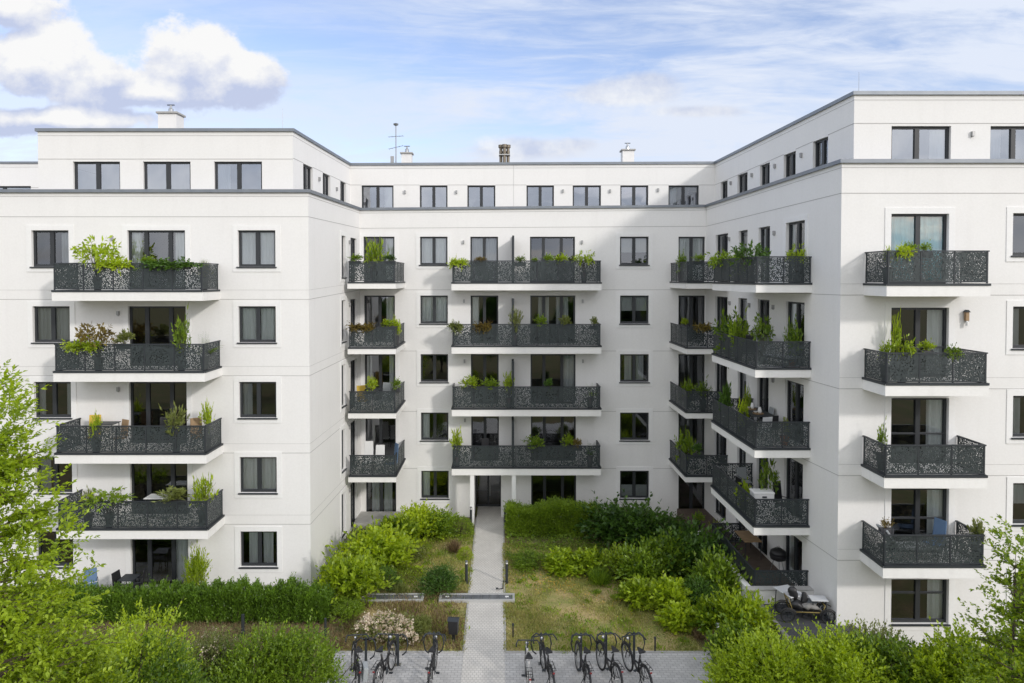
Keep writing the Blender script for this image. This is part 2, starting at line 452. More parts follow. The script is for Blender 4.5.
# ------------------------------------------------------------------ mesh helpers
class MB:
    def __init__(self):
        self.v = []; self.f = []
    def quad(self, a, b, c, d):
        i = len(self.v); self.v += [tuple(a), tuple(b), tuple(c), tuple(d)]; self.f.append((i, i + 1, i + 2, i + 3))
    def hexa(self, p):
        """p: eight corners, bottom ring then top ring"""
        i = len(self.v); self.v += [tuple(q) for q in p]
        for f in ((3, 2, 1, 0), (4, 5, 6, 7), (0, 1, 5, 4), (1, 2, 6, 5), (2, 3, 7, 6), (3, 0, 4, 7)):
            self.f.append(tuple(i + k for k in f))
    def box(self, x0, x1, y0, y1, z0, z1):
        self.hexa([(x0, y0, z0), (x1, y0, z0), (x1, y1, z0), (x0, y1, z0), (x0, y0, z1), (x1, y0, z1), (x1, y1, z1), (x0, y1, z1)])
    def tube(self, pts, r, seg=8, closed=False):
        pts = [Vector(p) for p in pts]
        n = len(pts)
        rs = r if isinstance(r, (list, tuple)) else [r] * n
        base = len(self.v)
        up = Vector((0.123, 0.31, 0.94)).normalized()
        for i, p in enumerate(pts):
            if closed: t = pts[(i + 1) % n] - pts[i - 1]
            else: t = pts[min(i + 1, n - 1)] - pts[max(i - 1, 0)]
            t.normalize()
            a = t.cross(up)
            if a.length < 0.05: a = t.cross(Vector((1, 0, 0)))
            a.normalize(); b = t.cross(a)
            for k in range(seg):
                q = p + (a * math.cos(2 * math.pi * k / seg) + b * math.sin(2 * math.pi * k / seg)) * rs[i]
                self.v.append(tuple(q))
        for i in range(n if closed else n - 1):
            j = (i + 1) % n
            for k in range(seg):
                l = (k + 1) % seg
                self.f.append((base + i * seg + k, base + i * seg + l, base + j * seg + l, base + j * seg + k))
        if not closed:
            self.f.append(tuple(base + k for k in range(seg))[::-1])
            self.f.append(tuple(base + (n - 1) * seg + k for k in range(seg)))
    def lathe(self, prof, c=(0, 0, 0), seg=16):
        base = len(self.v)
        for (r, z) in prof:
            for k in range(seg):
                a = 2 * math.pi * k / seg
                self.v.append((c[0] + r * math.cos(a), c[1] + r * math.sin(a), c[2] + z))
        for i in range(len(prof) - 1):
            for k in range(seg):
                l = (k + 1) % seg
                self.f.append((base + i * seg + k, base + i * seg + l, base + (i + 1) * seg + l, base + (i + 1) * seg + k))
        self.f.append(tuple(base + k for k in range(seg))[::-1])
        self.f.append(tuple(base + (len(prof) - 1) * seg + k for k in range(seg)))
    def build(self, name, material, parent=None, smooth=False, bevel=0):
        me = bpy.data.meshes.new(name)
        me.from_pydata(self.v, [], self.f)
        me.materials.append(material)
        if smooth:
            me.polygons.foreach_set('use_smooth', [True] * len(me.polygons))
        me.update()
        return link(name, me, parent, bevel)


def link(name, me, parent=None, bevel=0):
    o = bpy.data.objects.new(name, me)
    col.objects.link(o)
    if parent: o.parent = parent
    if bevel:
        b = o.modifiers.new('bevel', 'BEVEL'); b.width = bevel; b.segments = 2; b.limit_method = 'ANGLE'
    return o


def tag(o, label, cat, group=None, kind=None):
    if label: o['label'] = label
    if cat: o['category'] = cat
    if group: o['group'] = group
    if kind: o['kind'] = kind
    return o


def structure(o):
    o['kind'] = 'structure'
    return o


def thing(name, label, cat, loc=(0, 0, 0), rz=0.0, group=None):
    o = bpy.data.objects.new(name, None)
    o.empty_display_size = 0.3
    col.objects.link(o)
    o.location = loc; o.rotation_euler = (0, 0, rz)
    return tag(o, label, cat, group)


KIDS = {}
def copy_tree(o, parent=None):
    c = o.copy(); col.objects.link(c)
    if parent: c.parent = parent
    for ch in list(o.children):
        copy_tree(ch, c)
    return c

# ------------------------------------------------------------------ facades
class Wall:
    """vertical plane from plan point a to b; outward normal on the right of a->b"""
    def __init__(self, a, b, ta, tb):
        self.a = Vector((a[0], a[1])); self.b = Vector((b[0], b[1]))
        self.d = (self.b - self.a); self.len = self.d.length; self.d.normalize()
        self.n = Vector((self.d.y, -self.d.x))
        self.ta, self.tb = ta, tb        # height of the top at a and b
        self.op = []
    def s(self, p, y=300):
        q = px(p, y, 10.0)               # ray in plan
        rx, ry = q.x, q.y
        # a + s d = t r
        det = self.d.x * (-ry) + rx * self.d.y
        return ((-self.a.x) * (-ry) + rx * (-self.a.y)) / det
    def z(self, p, y):
        s = self.s(p, y)
        D = (self.a + self.d * s).y
        return px(p, y, D).z
    def pos(self, s, z, off=0.0):
        q = self.a + self.d * s + self.n * off
        return (q.x, q.y, z)
    def top(self, s):
        return self.ta + (self.tb - self.ta) * s / self.len
    def box(self, mb, s0, s1, z0, z1, o0, o1):
        """o0 inner offset, o1 outer offset (positive = in front of the wall)"""
        P = self.pos
        mb.hexa([P(s0, z0, o1), P(s1, z0, o1), P(s1, z0, o0), P(s0, z0, o0),
                 P(s0, z1, o1), P(s1, z1, o1), P(s1, z1, o0), P(s0, z1, o0)])
    def build(self, mb, zb, sa=0.0, sb=None):
        sb = self.len if sb is None else sb
        S = sorted({round(v, 4) for v in [sa, sb] + [q for o in self.op for q in o[:2] if sa < q < sb]})
        Z = sorted({round(v, 4) for v in [zb] + [q for o in self.op for q in o[2:4]]})
        Z.append(None)
        zz = lambda z, s: self.top(s) if z is None else z
        for i in range(len(S) - 1):
            for j in range(len(Z) - 1):
                sc = (S[i] + S[i + 1]) / 2
                zc = (zz(Z[j], sc) + zz(Z[j + 1], sc)) / 2
                if any(o[0] < sc < o[1] and o[2] < zc < o[3] for o in self.op): continue
                mb.quad(self.pos(S[i], zz(Z[j], S[i])), self.pos(S[i + 1], zz(Z[j], S[i + 1])),
                        self.pos(S[i + 1], zz(Z[j + 1], S[i + 1])), self.pos(S[i], zz(Z[j + 1], S[i])))
        dpt = -0.22
        for (s0, s1, z0, z1) in self.op:
            P = self.pos
            mb.quad(P(s0, z0, 0), P(s0, z0, dpt), P(s0, z1, dpt), P(s0, z1, 0))
            mb.quad(P(s1, z0, dpt), P(s1, z0, 0), P(s1, z1, 0), P(s1, z1, dpt))
            mb.quad(P(s0, z1, 0), P(s0, z1, dpt), P(s1, z1, dpt), P(s1, z1, 0))
            mb.quad(P(s0, z0, dpt), P(s0, z0, 0), P(s1, z0, 0), P(s1, z0, dpt))


D2, DL, DR = 2.95 * F / 58.78, 2.95 * F / 75.85, 2.95 * F / 91.3
SB = 0.72                                    # setback of the top storey
def corner(p, y, D): q = px(p, y, D); return (q.x, q.y)
L0, L1 = (-32, DL), corner(309, 300, DL)
C0, C1 = corner(360, 260, D2), corner(706, 260, D2)
R1, R0 = corner(840, 330, DR), (32, DR)
tl0 = px(150, 190, DL).z; tl1 = px(308, 190, DL).z
tc0 = px(360, 208.3, D2).z; tc1 = px(705, 205.2, D2).z
tr1 = px(840, 160, DR).z; tr0 = px(1000, 160, DR).z
WL = Wall(L0, L1, tl1, tl1)
WLS = Wall(L1, C0, tl1, tc0)
WC = Wall(C0, C1, tc0, tc1)
WRS = Wall(C1, R1, tc1, tr1)
WR = Wall(R1, R0, tr1, tr1)
DT2, DTL, DTR = D2 + SB, DL + SB, DR + SB
T2, T3 = corner(38, 160, DTL), corner(293, 160, DTL)
T1, T0 = (T2[0], 35.3), (-32, 35.3)
T4, T5 = corner(350, 185, DT2), corner(715, 185, DT2)
T6, T7 = corner(854, 125, DTR), (32, DTR)
zt2 = px(150, 129, DTL).z; zt4 = px(350, 163.5, DT2).z; zt5 = px(715, 162, DT2).z; zt6 = px(854, 92, DTR).z
zt0 = px(10, 162, 35.3).z
TW = [Wall(T0, T1, zt0, zt0), Wall(T1, T2, zt2, zt2), Wall(T2, T3, zt2, zt2), Wall(T3, T4, zt2, zt4),
      Wall(T4, T5, zt4, zt5), Wall(T5, T6, zt5, zt6), Wall(T6, T7, zt6, zt6)]
BACK = 47.0

FLC = [0.0, 2.84, 5.73, 8.78, 11.86]
FLL = [-0.10, 2.80, 5.61, 8.64, 11.62]
FLR = [0.70, 3.25, 6.03, 8.86, 11.90]
FLA = [0.0, 2.98, 5.93, 8.89, 11.89]
FLB = [0.70, 3.35, 6.09, 8.92, 11.90]
# ------------------------------------------------------------------ the building
BLD = thing('apartment_building', 'white rendered U-shaped apartment block with dark perforated balconies around a garden court', 'building', (0, D2, 0))
BLD.location = (0, 0, 0)
# kinds of opening: (px0, px1) per facade
def curtain_mesh(w, mb, s0, s1, z0, z1, off=-0.24, amp=0.035, step=0.055):
    n = max(2, int((s1 - s0) / step))
    base = len(mb.v)
    ph = random.random() * 6
    for i in range(n + 1):
        s = s0 + (s1 - s0) * i / n
        o = off + amp * math.sin(i * 1.75 + ph) + random.uniform(-.008, .008)
        mb.v.append(w.pos(s, z0, o)); mb.v.append(w.pos(s, z1, o))
    for i in range(n):
        b = base + 2 * i
        mb.f.append((b, b + 2, b + 3, b + 1))


def window(w, s0, s1, z0, z1, div=(0.5,), curtain='full', glass='glass', sill=True, surround=True, name='window', transom=None, cmat=None):
    w.op.append((s0, s1, z0, z1))
    f = MB(); fo, fi = -0.10, -0.18
    t = 0.075
    w.box(f, s0, s0 + t, z0, z1, fi, fo); w.box(f, s1 - t, s1, z0, z1, fi, fo)
    w.box(f, s0 + t, s1 - t, z1 - t, z1, fi, fo); w.box(f, s0 + t, s1 - t, z0, z0 + t * 1.3, fi, fo)
    for d in div:
        c = s0 + (s1 - s0) * d
        w.box(f, c - 0.075, c + 0.075, z0 + t * 1.3, z1 - t, fi, fo + 0.004)
    if transom:
        w.box(f, s0 + t, s1 - t, z0 + transom, z0 + transom + 0.05, fi + .01, fo - .006)
    fr = f.build(name, MT['frame'], BLD)
    g = MB(); P = w.pos
    for a, b in zip((0,) + tuple(div), tuple(div) + (1,)):
        # every casement leans by a hair, so its reflection differs from its neighbour's
        k = random.uniform(-.004, .004); k2 = random.uniform(-.003, .003)
        a_, b_ = s0 + (s1 - s0) * a, s0 + (s1 - s0) * b
        g.quad(P(a_, z0, -0.150 + k), P(b_, z0, -0.150 + k2), P(b_, z1, -0.150 - k), P(a_, z1, -0.150 + k * .5))
    g.build('pane', MT[glass], fr)
    if sill:
        m = MB(); w.box(m, s0 - 0.05, s1 + 0.05, z0 - 0.05, z0 - 0.003, -0.1, 0.07)
        m.build('sill', MT['metal'], fr)
    if surround:
        m = MB(); k = 0.20; o = 0.022
        zb = z0 - k if sill else z0
        w.box(m, s0 - k, s0 - .002, zb, z1 + k, -.01, o); w.box(m, s1 + .002, s1 + k, zb, z1 + k, -.01, o)
        w.box(m, s0 - .002, s1 + .002, z1 + .002, z1 + k, -.01, o)
        if sill: w.box(m, s0 - .002, s1 + .002, zb, z0 - 0.052, -.01, o)
        m.build('surround', MT['wall_smooth'], fr)
    if curtain:
        m = MB(); W = s1 - s0
        if curtain == 'full': curtain_mesh(w, m, s0, s0 + W * .5, z0, z1); curtain_mesh(w, m, s0 + W * .52, s1, z0, z1)
        elif curtain == 'sides': curtain_mesh(w, m, s0, s0 + W * .2, z0, z1); curtain_mesh(w, m, s1 - W * .22, s1, z0, z1)
        elif curtain == 'left': curtain_mesh(w, m, s0, s0 + W * .3, z0, z1)
        elif curtain == 'right': curtain_mesh(w, m, s1 - W * .3, s1, z0, z1)
        elif curtain == 'mid': curtain_mesh(w, m, s0 + W * .18, s0 + W * .42, z0, z1); curtain_mesh(w, m, s0 + W * .58, s0 + W * .85, z0, z1)
        elif curtain == 'half': curtain_mesh(w, m, s0, s1, z0 + (z1 - z0) * .45, z1, amp=.003)
        elif curtain == 'low': curtain_mesh(w, m, s0, s1, z0, z0 + (z1 - z0) * .45, amp=.003)
        m.build('curtain', MT[cmat or random.choice(['curtain', 'curtain', 'curtain_grey'])], fr)
    return fr


def lamp(w, p, y):
    s = w.s(p, y); z = w.z(p, y)
    m = MB(); w.box(m, s - .042, s + .042, z - .08, z + .08, 0.0, .09); w.box(m, s - .025, s + .025, z - .10, z - .08, .01, .07)
    m.build('wall_lamp', MT['lamp'], BLD)


# --- left wing front: three columns of openings
LW_TOP = [13.95, 11.0, 8.05, 5.1, 2.17]
curtL = [['right', 'full', 'sides', 'left', None], ['sides', None, None, None, 'right'], ['full', 'full', 'left', 'full', 'mid']]
for k in range(5):
    zt = LW_TOP[k]; yy = 250 + 76 * k
    dx = (0.0, 1.2, 2.6, 3.8, 5.0)[k]
    window(WL, WL.s(31.8 + dx, yy), WL.s(69 + dx * .9, yy), zt - 1.41, zt, curtain=curtL[0][k], cmat='curtain_grey')
    window(WL, WL.s(127.5 + dx * .7, yy), WL.s(185.3 + dx * .6, yy), FLL[4 - k] + .02, zt, div=(0.30, 0.72), curtain=curtL[1][k], sill=False, name='balcony_door', cmat='curtain')
    window(WL, WL.s(238 + dx * .45, yy), WL.s(275.5 + dx * .35, yy), zt - 1.41, zt, curtain=curtL[2][k], cmat='curtain' if k != 2 else 'curtain_grey')
    # a further column outside the photo's left edge
    window(WL, WL.s(-75, yy), WL.s(-38, yy), zt - 1.41, zt, curtain='full')
    if k in (0, 1, 2): lamp(WL, (112.5, 118.5, 118.5)[k], (238, 313, 389)[k])
# --- left wing side wall
for k in range(5):
    zt = LW_TOP[k] + .08; yy = 250 + 60 * k
    window(WLS, WLS.s(341.3, yy), WLS.s(345.2, yy), zt - 1.9, zt, div=(), curtain=None, sill=True, surround=True)
    window(WLS, WLS.s(350.6, yy), WLS.s(356.8, yy), (FLC[4 - k]) + .02, zt, div=(0.5,), curtain='left', sill=False, surround=False, name='balcony_door')
    lamp(WLS, 348.9, (242, 304.5, 365, 427, 490)[k])
# --- centre
CT = [14.17, 11.22, 8.27, 5.32, 2.37]
cA = ['right', 'right', 'sides', None, 'mid']; cB = ['full', 'full', None, 'left', 'left']; cC = ['full', 'left', None, None, None]
cD = [None, 'mid', 'right', None, None]; cE = ['half', 'half', 'mid', None, 'low']; cF = ['full', None, None, None, None]
for k in range(5):
    zt = CT[k]; yy = 250 + 59 * k; zf = FLC[4 - k] + .02
    window(WC, WC.s(363.5 + .6 * k, yy), WC.s(394.5 + .4 * k, yy), zf, zt, curtain=cA[k], sill=False, name='balcony_door', surround=k != 4 and k != 1, cmat='curtain')
    window(WC, WC.s(420 + .3 * k, yy), WC.s(447.5 + .3 * k, yy), zt - 1.41, zt, curtain=cB[k], cmat='curtain')
    if k < 4:
        window(WC, WC.s(470.3 + .3 * k, yy), WC.s(498 + .3 * k, yy), zf, zt, curtain=cC[k], sill=False, name='balcony_door', surround=False)
    window(WC, WC.s(530 + .3 * k, yy), WC.s(575 + .3 * k, yy), zf, zt, div=(0.30, 0.70), curtain=cD[k], sill=False, name='balcony_door', surround=False, cmat='curtain_grey')
    window(WC, WC.s(620, yy), WC.s(648.6 + .1 * k, yy), zt - 1.41, zt, curtain=cE[k], cmat='curtain_grey')
    window(WC, WC.s(678.5, yy), WC.s(705.0, yy), zf, zt, curtain=cF[k], sill=False, name='balcony_door', surround=False, cmat='curtain')
for p, y in ((464, 301), (464.5, 361), (465, 420), (582.5, 301), (582.8, 361), (582, 242), (463.5, 242)): lamp(WC, p, y)
# entrance recess
E0, E1 = WC.s(474.5, 490), WC.s(501, 490)
WC.op.append((E0, E1, 0.0, CT[4] + .02))
# --- right wing side wall, four openings a storey
for k in range(5):
    zt = CT[k] if k < 3 else (5.4, 2.60)[k - 3]
    zf = FLR[4 - k] + .02
    for j, (a, b) in enumerate(((715.3, 727.5), (738.3, 747), (758, 769.4), (785.7, 804.6))):
        c = [['right', None, 'full', 'sides'], [None, None, 'right', 'left'], [None, None, None, 'right'], [None, None, None, None], [None, None, None, 'left']][k][j]
        window(WRS, WRS.s(a, 300), WRS.s(b, 300), zf, zt, div=() if j == 1 else (0.5,), curtain=c, sill=False, surround=(k == 0 and j == 3), name='balcony_door', cmat='curtain')
for p, y in ((730, 239), (775, 233), (730.5, 303), (750, 305), (774, 307), (774, 380)): lamp(WRS, p, y)
# --- right wing front
RT = [(213.8, 213.2), (307.7, 306.5), (398, 395.7), (488.5, 483), (579, 574)]
cR = ['blind', 'right', 'right', 'right', 'right']
for k in range(5):
    a, b = RT[k]; yy = 230 + 90 * k
    zf = FLR[4 - k] + .02 if k < 4 else .8
    window(WR, WR.s(891, yy), WR.s(948.5, yy), zf, WR.z(920, a), curtain='full' if k == 0 else cR[k], cmat='curtain_blue' if k == 0 else 'curtain',
           sill=k == 4, name='balcony_door' if k < 4 else 'window', transom=.95 if k else None, surround=True)
    z1 = WR.z(1015, b)
    window(WR, WR.s(1012.5, yy), WR.s(1054, yy), z1 - 1.36, z1, curtain=(None, 'left', 'left', 'half', None)[k], cmat='curtain_grey')
lamp(WR, 966, 319)
# --- top storey
def topw(i, a, b, yt, zb, c=None, div=(0.5,), gl='glass_hi', cm='curtain'):
    w = TW[i]; yref = yt + 10
    window(w, w.s(a, yref), w.s(b, yref), zb, w.z((a + b) / 2, yt), div=div, curtain=c, glass=gl, sill=False, surround=False, cmat=cm)
topw(0, -25, 31, 186, 15.0)
for a, b, c in ((73, 120, None), (143, 190.5, None), (214, 262, 'left')): topw(2, a, b, 161.5, 15.05, c)
topw(2, -75, -30, 161.5, 15.05)if False else None
for a, b in ((303.3, 312.8), (322.8, 330.3), (340.3, 346.0)): topw(3, a, b, 0, 15.0) if False else None
for a, b in ((303.3, 312.8), (322.8, 330.3), (340.3, 346.0)):
    w = TW[3]; window(w, w.s(a, 180), w.s(b, 180), 15.1, 16.85, div=(.5,), curtain='left', glass='glass', sill=False, surround=False)
for a, b, c in ((361.5, 393.5, 'right'), (419.7, 447.5, None), (467.3, 495.3, None), (526.5, 554, None), (572.7, 601, None), (620.3, 648.3, None), (668.5, 699, 'left')):
    topw(4, a, b, 185.3, 15.1, c)
for a, b in ((720.9, 727.5), (737.5, 747.5), (759.9, 769.6), (783.6, 795.5), (812.6, 827.6)):
    w = TW[5]; window(w, w.s(a, 180), w.s(b, 180), 15.2, 16.86 + .3 * (a - 720) / 100, div=(.5,), curtain='right', glass='glass', sill=False, surround=False)
for a, b in ((891.5, 951), (990.5, 1045)): topw(6, a, b, 126, 15.2, 'right' if a < 900 else 'left', div=(.46,))
for i, p, y in ((4, 405, 192), (4, 456.5, 192), (4, 563, 191), (4, 610, 191), (4, 658, 190), (3, 318.5, 179), (3, 336, 189), (6, 972, 134),
                (5, 731.5, 183), (5, 752.5, 175), (5, 775.5, 166), (5, 802, 155)):
    lamp(TW[i], p, y)

# --- the walls themselves
mb = MB()
for w, zb in ((WL, -1.0), (WLS, -1.0), (WC, -1.0), (WRS, -1.0), (WR, -1.0)): w.build(mb, zb)
mb.quad((L0[0], BACK, -1), (L0[0], L0[1], -1), (L0[0], L0[1], tl1), (L0[0], BACK, tl1))
mb.quad((R0[0], R0[1], -1), (R0[0], BACK, -1), (R0[0], BACK, tr1), (R0[0], R0[1], tr1))
mb.quad((R0[0], BACK, -1), (L0[0], BACK, -1), (L0[0], BACK, tl1), (R0[0], BACK, tr1))
mb.build('wall', MT['wall'], BLD)
mb = MB()
for w in TW: w.build(mb, 14.7)
mb.quad((-32, BACK - .7, 14.7), (-32, 35.3, 14.7), (-32, 35.3, zt0), (-32, BACK - .7, zt0))
mb.quad((32, DTR, 14.7), (32, BACK - .7, 14.7), (32, BACK - .7, zt6), (32, DTR, zt6))
mb.quad((32, BACK - .7, 14.7), (-32, BACK - .7, 14.7), (-32, BACK - .7, zt0), (32, BACK - .7, zt6))
mb.build('penthouse_wall', MT['wall'], BLD)

# roofs
def sheet(mb, pts):
    i = len(mb.v); mb.v += [tuple(p) for p in pts]; mb.f.append(tuple(range(i, i + len(pts))))
mb = MB()
z = 14.95
sheet(mb, [(L0[0] + .01, DL + .01, z), (L1[0] - .01, DL + .01, z), (C0[0] - .01, D2 + .01, z), (C0[0] - .01, BACK - .01, z), (L0[0] + .01, BACK - .01, z)])
sheet(mb, [(C0[0] - .01, D2 + .01, z), (C1[0] + .01, D2 + .01, z), (C1[0] + .01, BACK - .01, z), (C0[0] - .01, BACK - .01, z)])
sheet(mb, [(C1[0] + .01, D2 + .01, z), (R1[0] + .01, DR + .01, z), (R0[0] - .01, DR + .01, z), (R0[0] - .01, BACK - .01, z), (C1[0] + .01, BACK - .01, z)])
def sh3(a, b, c, d, za, zb): sheet(mb, [(a[0], a[1], za), (b[0], b[1], zb), (c[0], c[1], zb), (d[0], d[1], za)])
q = .10
sheet(mb, [(T2[0], T2[1], zt2 - q), (T3[0], T3[1], zt2 - q), (T4[0], T4[1], zt4 - q), (T4[0], BACK - .7, zt4 - q), (T2[0], BACK - .7, zt2 - q)])
sheet(mb, [(-32, 35.3, zt0 - q), (T2[0], 35.3, zt0 - q), (T2[0], BACK - .7, zt0 - q), (-32, BACK - .7, zt0 - q)])
sheet(mb, [(T4[0], T4[1], zt4 - q), (T5[0], T5[1], zt5 - q), (T5[0], BACK - .7, zt5 - q), (T4[0], BACK - .7, zt4 - q)])
sheet(mb, [(T5[0], T5[1], zt5 - q), (T6[0], T6[1], zt6 - q), (32, T7[1], zt6 - q), (32, BACK - .7, zt6 - q), (T5[0], BACK - .7, zt5 - q)])
mb.build('roof', MT['roof'], BLD)

# copings: mitred strips that run round the corners
def coping(ws, h=0.11, out=0.06, inn=0.34, name='coping', zs=0.0):
    m = MB()
    n = len(ws)
    # corner points of outer and inner lines
    def off_corner(w1, w2, o):
        if w1 is None: p = w2.a + w2.n * o; return p
        if w2 is None: p = w1.b + w1.n * o; return p
        a = w1.a + w1.n * o; b = w2.a + w2.n * o
        det = w1.d.x * (-w2.d.y) + w2.d.x * w1.d.y
        r = b - a
        t = (r.x * (-w2.d.y) + w2.d.x * r.y) / det
        return a + w1.d * t
    O = [off_corner(ws[i - 1] if i else None, ws[i] if i < n else None, out) for i in range(n + 1)]
    I = [off_corner(ws[i - 1] if i else None, ws[i] if i < n else None, -inn) for i in range(n + 1)]
    Z = [w.ta for w in ws] + [ws[-1].tb]
    for i in range(n):
        a, b = O[i], O[i + 1]; c, d = I[i + 1], I[i]
        z0, z1 = Z[i] + zs, Z[i + 1] + zs
        m.hexa([(a.x, a.y, z0 - h), (b.x, b.y, z1 - h), (c.x, c.y, z1 - h), (d.x, d.y, z0 - h),
                (a.x, a.y, z0 + .02), (b.x, b.y, z1 + .02), (c.x, c.y, z1 + .02), (d.x, d.y, z0 + .02)])
    return m.build(name, MT['coping'], BLD)
coping([WL, WLS, WC, WRS, WR], h=.10, out=.09)
coping([TW[0]], h=.08); coping(TW[1:], h=.10, out=.07)
# parapet inner faces
mb = MB()
for w in (WL, WC, WR): w.box(mb, .05, w.len - .05, 14.9, min(w.ta, w.tb) - .13, -.30, -.29)
mb.build('parapet', MT['wall'], BLD)

# grooves and bands in the render
mb = MB()
def groove(w, z0, z1=None, sa=0.0, sb=None, h=0.022, o=0.006):
    sb = w.len if sb is None else sb
    z1 = z0 if z1 is None else z1
    # skip the openings
    cuts = sorted([(a, b) for a, b, c, d in w.op if c - .02 < (z0 + z1) / 2 < d + .02])
    s = sa; spans = []
    for a, b in cuts:
        if a > s: spans.append((s, a))
        s = max(s, b)
    if s < sb: spans.append((s, sb))
    P = w.pos
    for a, b in spans:
        za = z0 + (z1 - z0) * a / w.len; zb = z0 + (z1 - z0) * b / w.len
        mb.hexa([P(a, za, o), P(b, zb, o), P(b, zb, -.01), P(a, za, -.01), P(a, za + h, o), P(b, zb + h, o), P(b, zb + h, -.01), P(a, za + h, -.01)])
gl, gc0, gc1, gr = WL.z(150, 217), WC.z(360, 228.5), WC.z(700, 226.5), WR.z(900, 193.5)
groove(WL, gl); groove(WLS, gl, gc0); groove(WC, gc0, gc1); groove(WRS, gc1, gr); groove(WR, gr)
for w, d in ((WL, .10), (WLS, .10), (WC, .10), (WRS, .10), (WR, .10)):
    groove(w, w.ta - .25, w.tb - .25, h=.016)
for k in range(1, 5):
    for w, a, b in ((WL, FLL[k], FLL[k]), (WLS, FLL[k], FLC[k]), (WC, FLC[k], FLC[k]), (WRS, FLC[k], FLR[k]), (WR, FLR[k], FLR[k])):
        groove(w, a - .36, b - .36, h=.020)
        if w in (WL, WR, WLS): groove(w, a + .01, b + .01, h=.008)
for i, w in enumerate(TW):
    zz0 = {0: 16.75, 1: 16.82, 2: 16.82, 3: 16.86, 4: 16.84, 5: 16.84, 6: 17.22}[i]
    zz1 = {3: 16.84, 5: 17.22}.get(i, zz0)
    groove(w, zz0, zz1); groove(w, w.ta - .27, w.tb - .27, h=.014)
# a vertical joint on the centre block
w = TW[4]; s = w.s(513.5, 190); w.box(mb, s, s + .012, 14.9, w.top(s) - .12, -.01, .006)
mb.build('render_groove', MT['groove'], BLD)

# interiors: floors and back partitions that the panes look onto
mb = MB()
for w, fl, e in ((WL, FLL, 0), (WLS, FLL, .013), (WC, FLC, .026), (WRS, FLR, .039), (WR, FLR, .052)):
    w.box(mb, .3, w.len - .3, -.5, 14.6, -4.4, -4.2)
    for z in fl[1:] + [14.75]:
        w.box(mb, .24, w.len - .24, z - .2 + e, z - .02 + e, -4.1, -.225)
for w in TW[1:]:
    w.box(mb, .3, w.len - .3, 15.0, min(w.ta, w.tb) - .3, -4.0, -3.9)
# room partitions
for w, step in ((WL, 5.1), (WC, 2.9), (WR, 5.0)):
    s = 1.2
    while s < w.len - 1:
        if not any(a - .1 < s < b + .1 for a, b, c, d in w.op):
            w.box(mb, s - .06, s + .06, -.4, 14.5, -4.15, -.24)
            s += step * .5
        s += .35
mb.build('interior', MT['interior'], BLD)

# ------------------------------------------------------------------ balconies
def balcony(poly, rail, z, h=1.07, th=0.36, screen=None, rail_bottom=0.02, slab=True):
    """poly: slab outline in plan; rail: plan polyline carrying the railing"""
    m = MB(); n = len(poly)
    for zz_, rev in ((z - th, True), (z, False)):
        pts = [(p[0], p[1], zz_) for p in poly]
        if rev: pts = pts[::-1]
        sheet(m, pts)
    for i in range(n):
        a, b = poly[i], poly[(i + 1) % n]
        m.quad((a[0], a[1], z - th), (b[0], b[1], z - th), (b[0], b[1], z), (a[0], a[1], z))
    sl = m.build('balcony', MT['slab'], BLD)
    pn = MB(); fr = MB(); pl = MB()
    for i in range(len(rail) - 1):
        a = Vector(rail[i]); b = Vector(rail[i + 1]); d = b - a; Ln = d.length; d.normalize(); nn = Vector((d.y, -d.x))
        k = max(1, round(Ln / 1.02))
        def bx(mb_, s0, s1, z0, z1, o0, o1):
            P = lambda s, zz_, o: (*(a + d * s + nn * o), zz_)
            mb_.hexa([P(s0, z0, o1), P(s1, z0, o1), P(s1, z0, o0), P(s0, z0, o0), P(s0, z1, o1), P(s1, z1, o1), P(s1, z1, o0), P(s0, z1, o0)])
        for j in range(k):
            s0, s1 = Ln * j / k, Ln * (j + 1) / k
            bx(pn, s0 + .03, s1 - .03, z + .06 + rail_bottom, z + h - .03, -.004, .004)
        for j in range(k + 1):
            s = Ln * j / k
            s = min(max(s, .025), Ln - .025)
            bx(fr, s - .02, s + .02, z + .04, z + h - .02, -.022, .012)
        bx(fr, -.02, Ln + .02, z + h - .022, z + h + .018, -.03, .03)
        bx(fr, 0, Ln, z + .045 + rail_bottom, z + .075 + rail_bottom, -.015, .014)
        bx(pl, -.045, Ln + .045, z - .035, z + .035, -.05, .075)
    pn.build('railing_panel', MT['perf'], sl)
    fr.build('railing_frame', MT['metal'], sl)
    pl.build('edge_plate', MT['metal'], sl)
    if screen:
        sc = MB(); x, y0, y1 = screen
        sc.box(x - .035, x + .035, y0, y1, z + .05, z + 2.2)
        for yy_ in (y0, y1): sc.box(x - .05, x + .05, yy_ - .03, yy_ + .03, z, z + 2.3)
        sc.build('privacy_screen', MT['metal'], sl)
    return sl


def wall_balcony(w, s0, s1, d, z, **k):
    e = .05
    c = lambda s, o: tuple((w.a + w.d * s + w.n * o))
    poly = [c(s0, 0.002), c(s0, d), c(s1, d), c(s1, 0.002)]
    poly = [poly[3], poly[0], poly[1], poly[2]]
    rail = [c(s0 + e, 0.03), c(s0 + e, d - e), c(s1 - e, d - e), c(s1 - e, 0.03)]
    return balcony(poly, rail, z, **k)

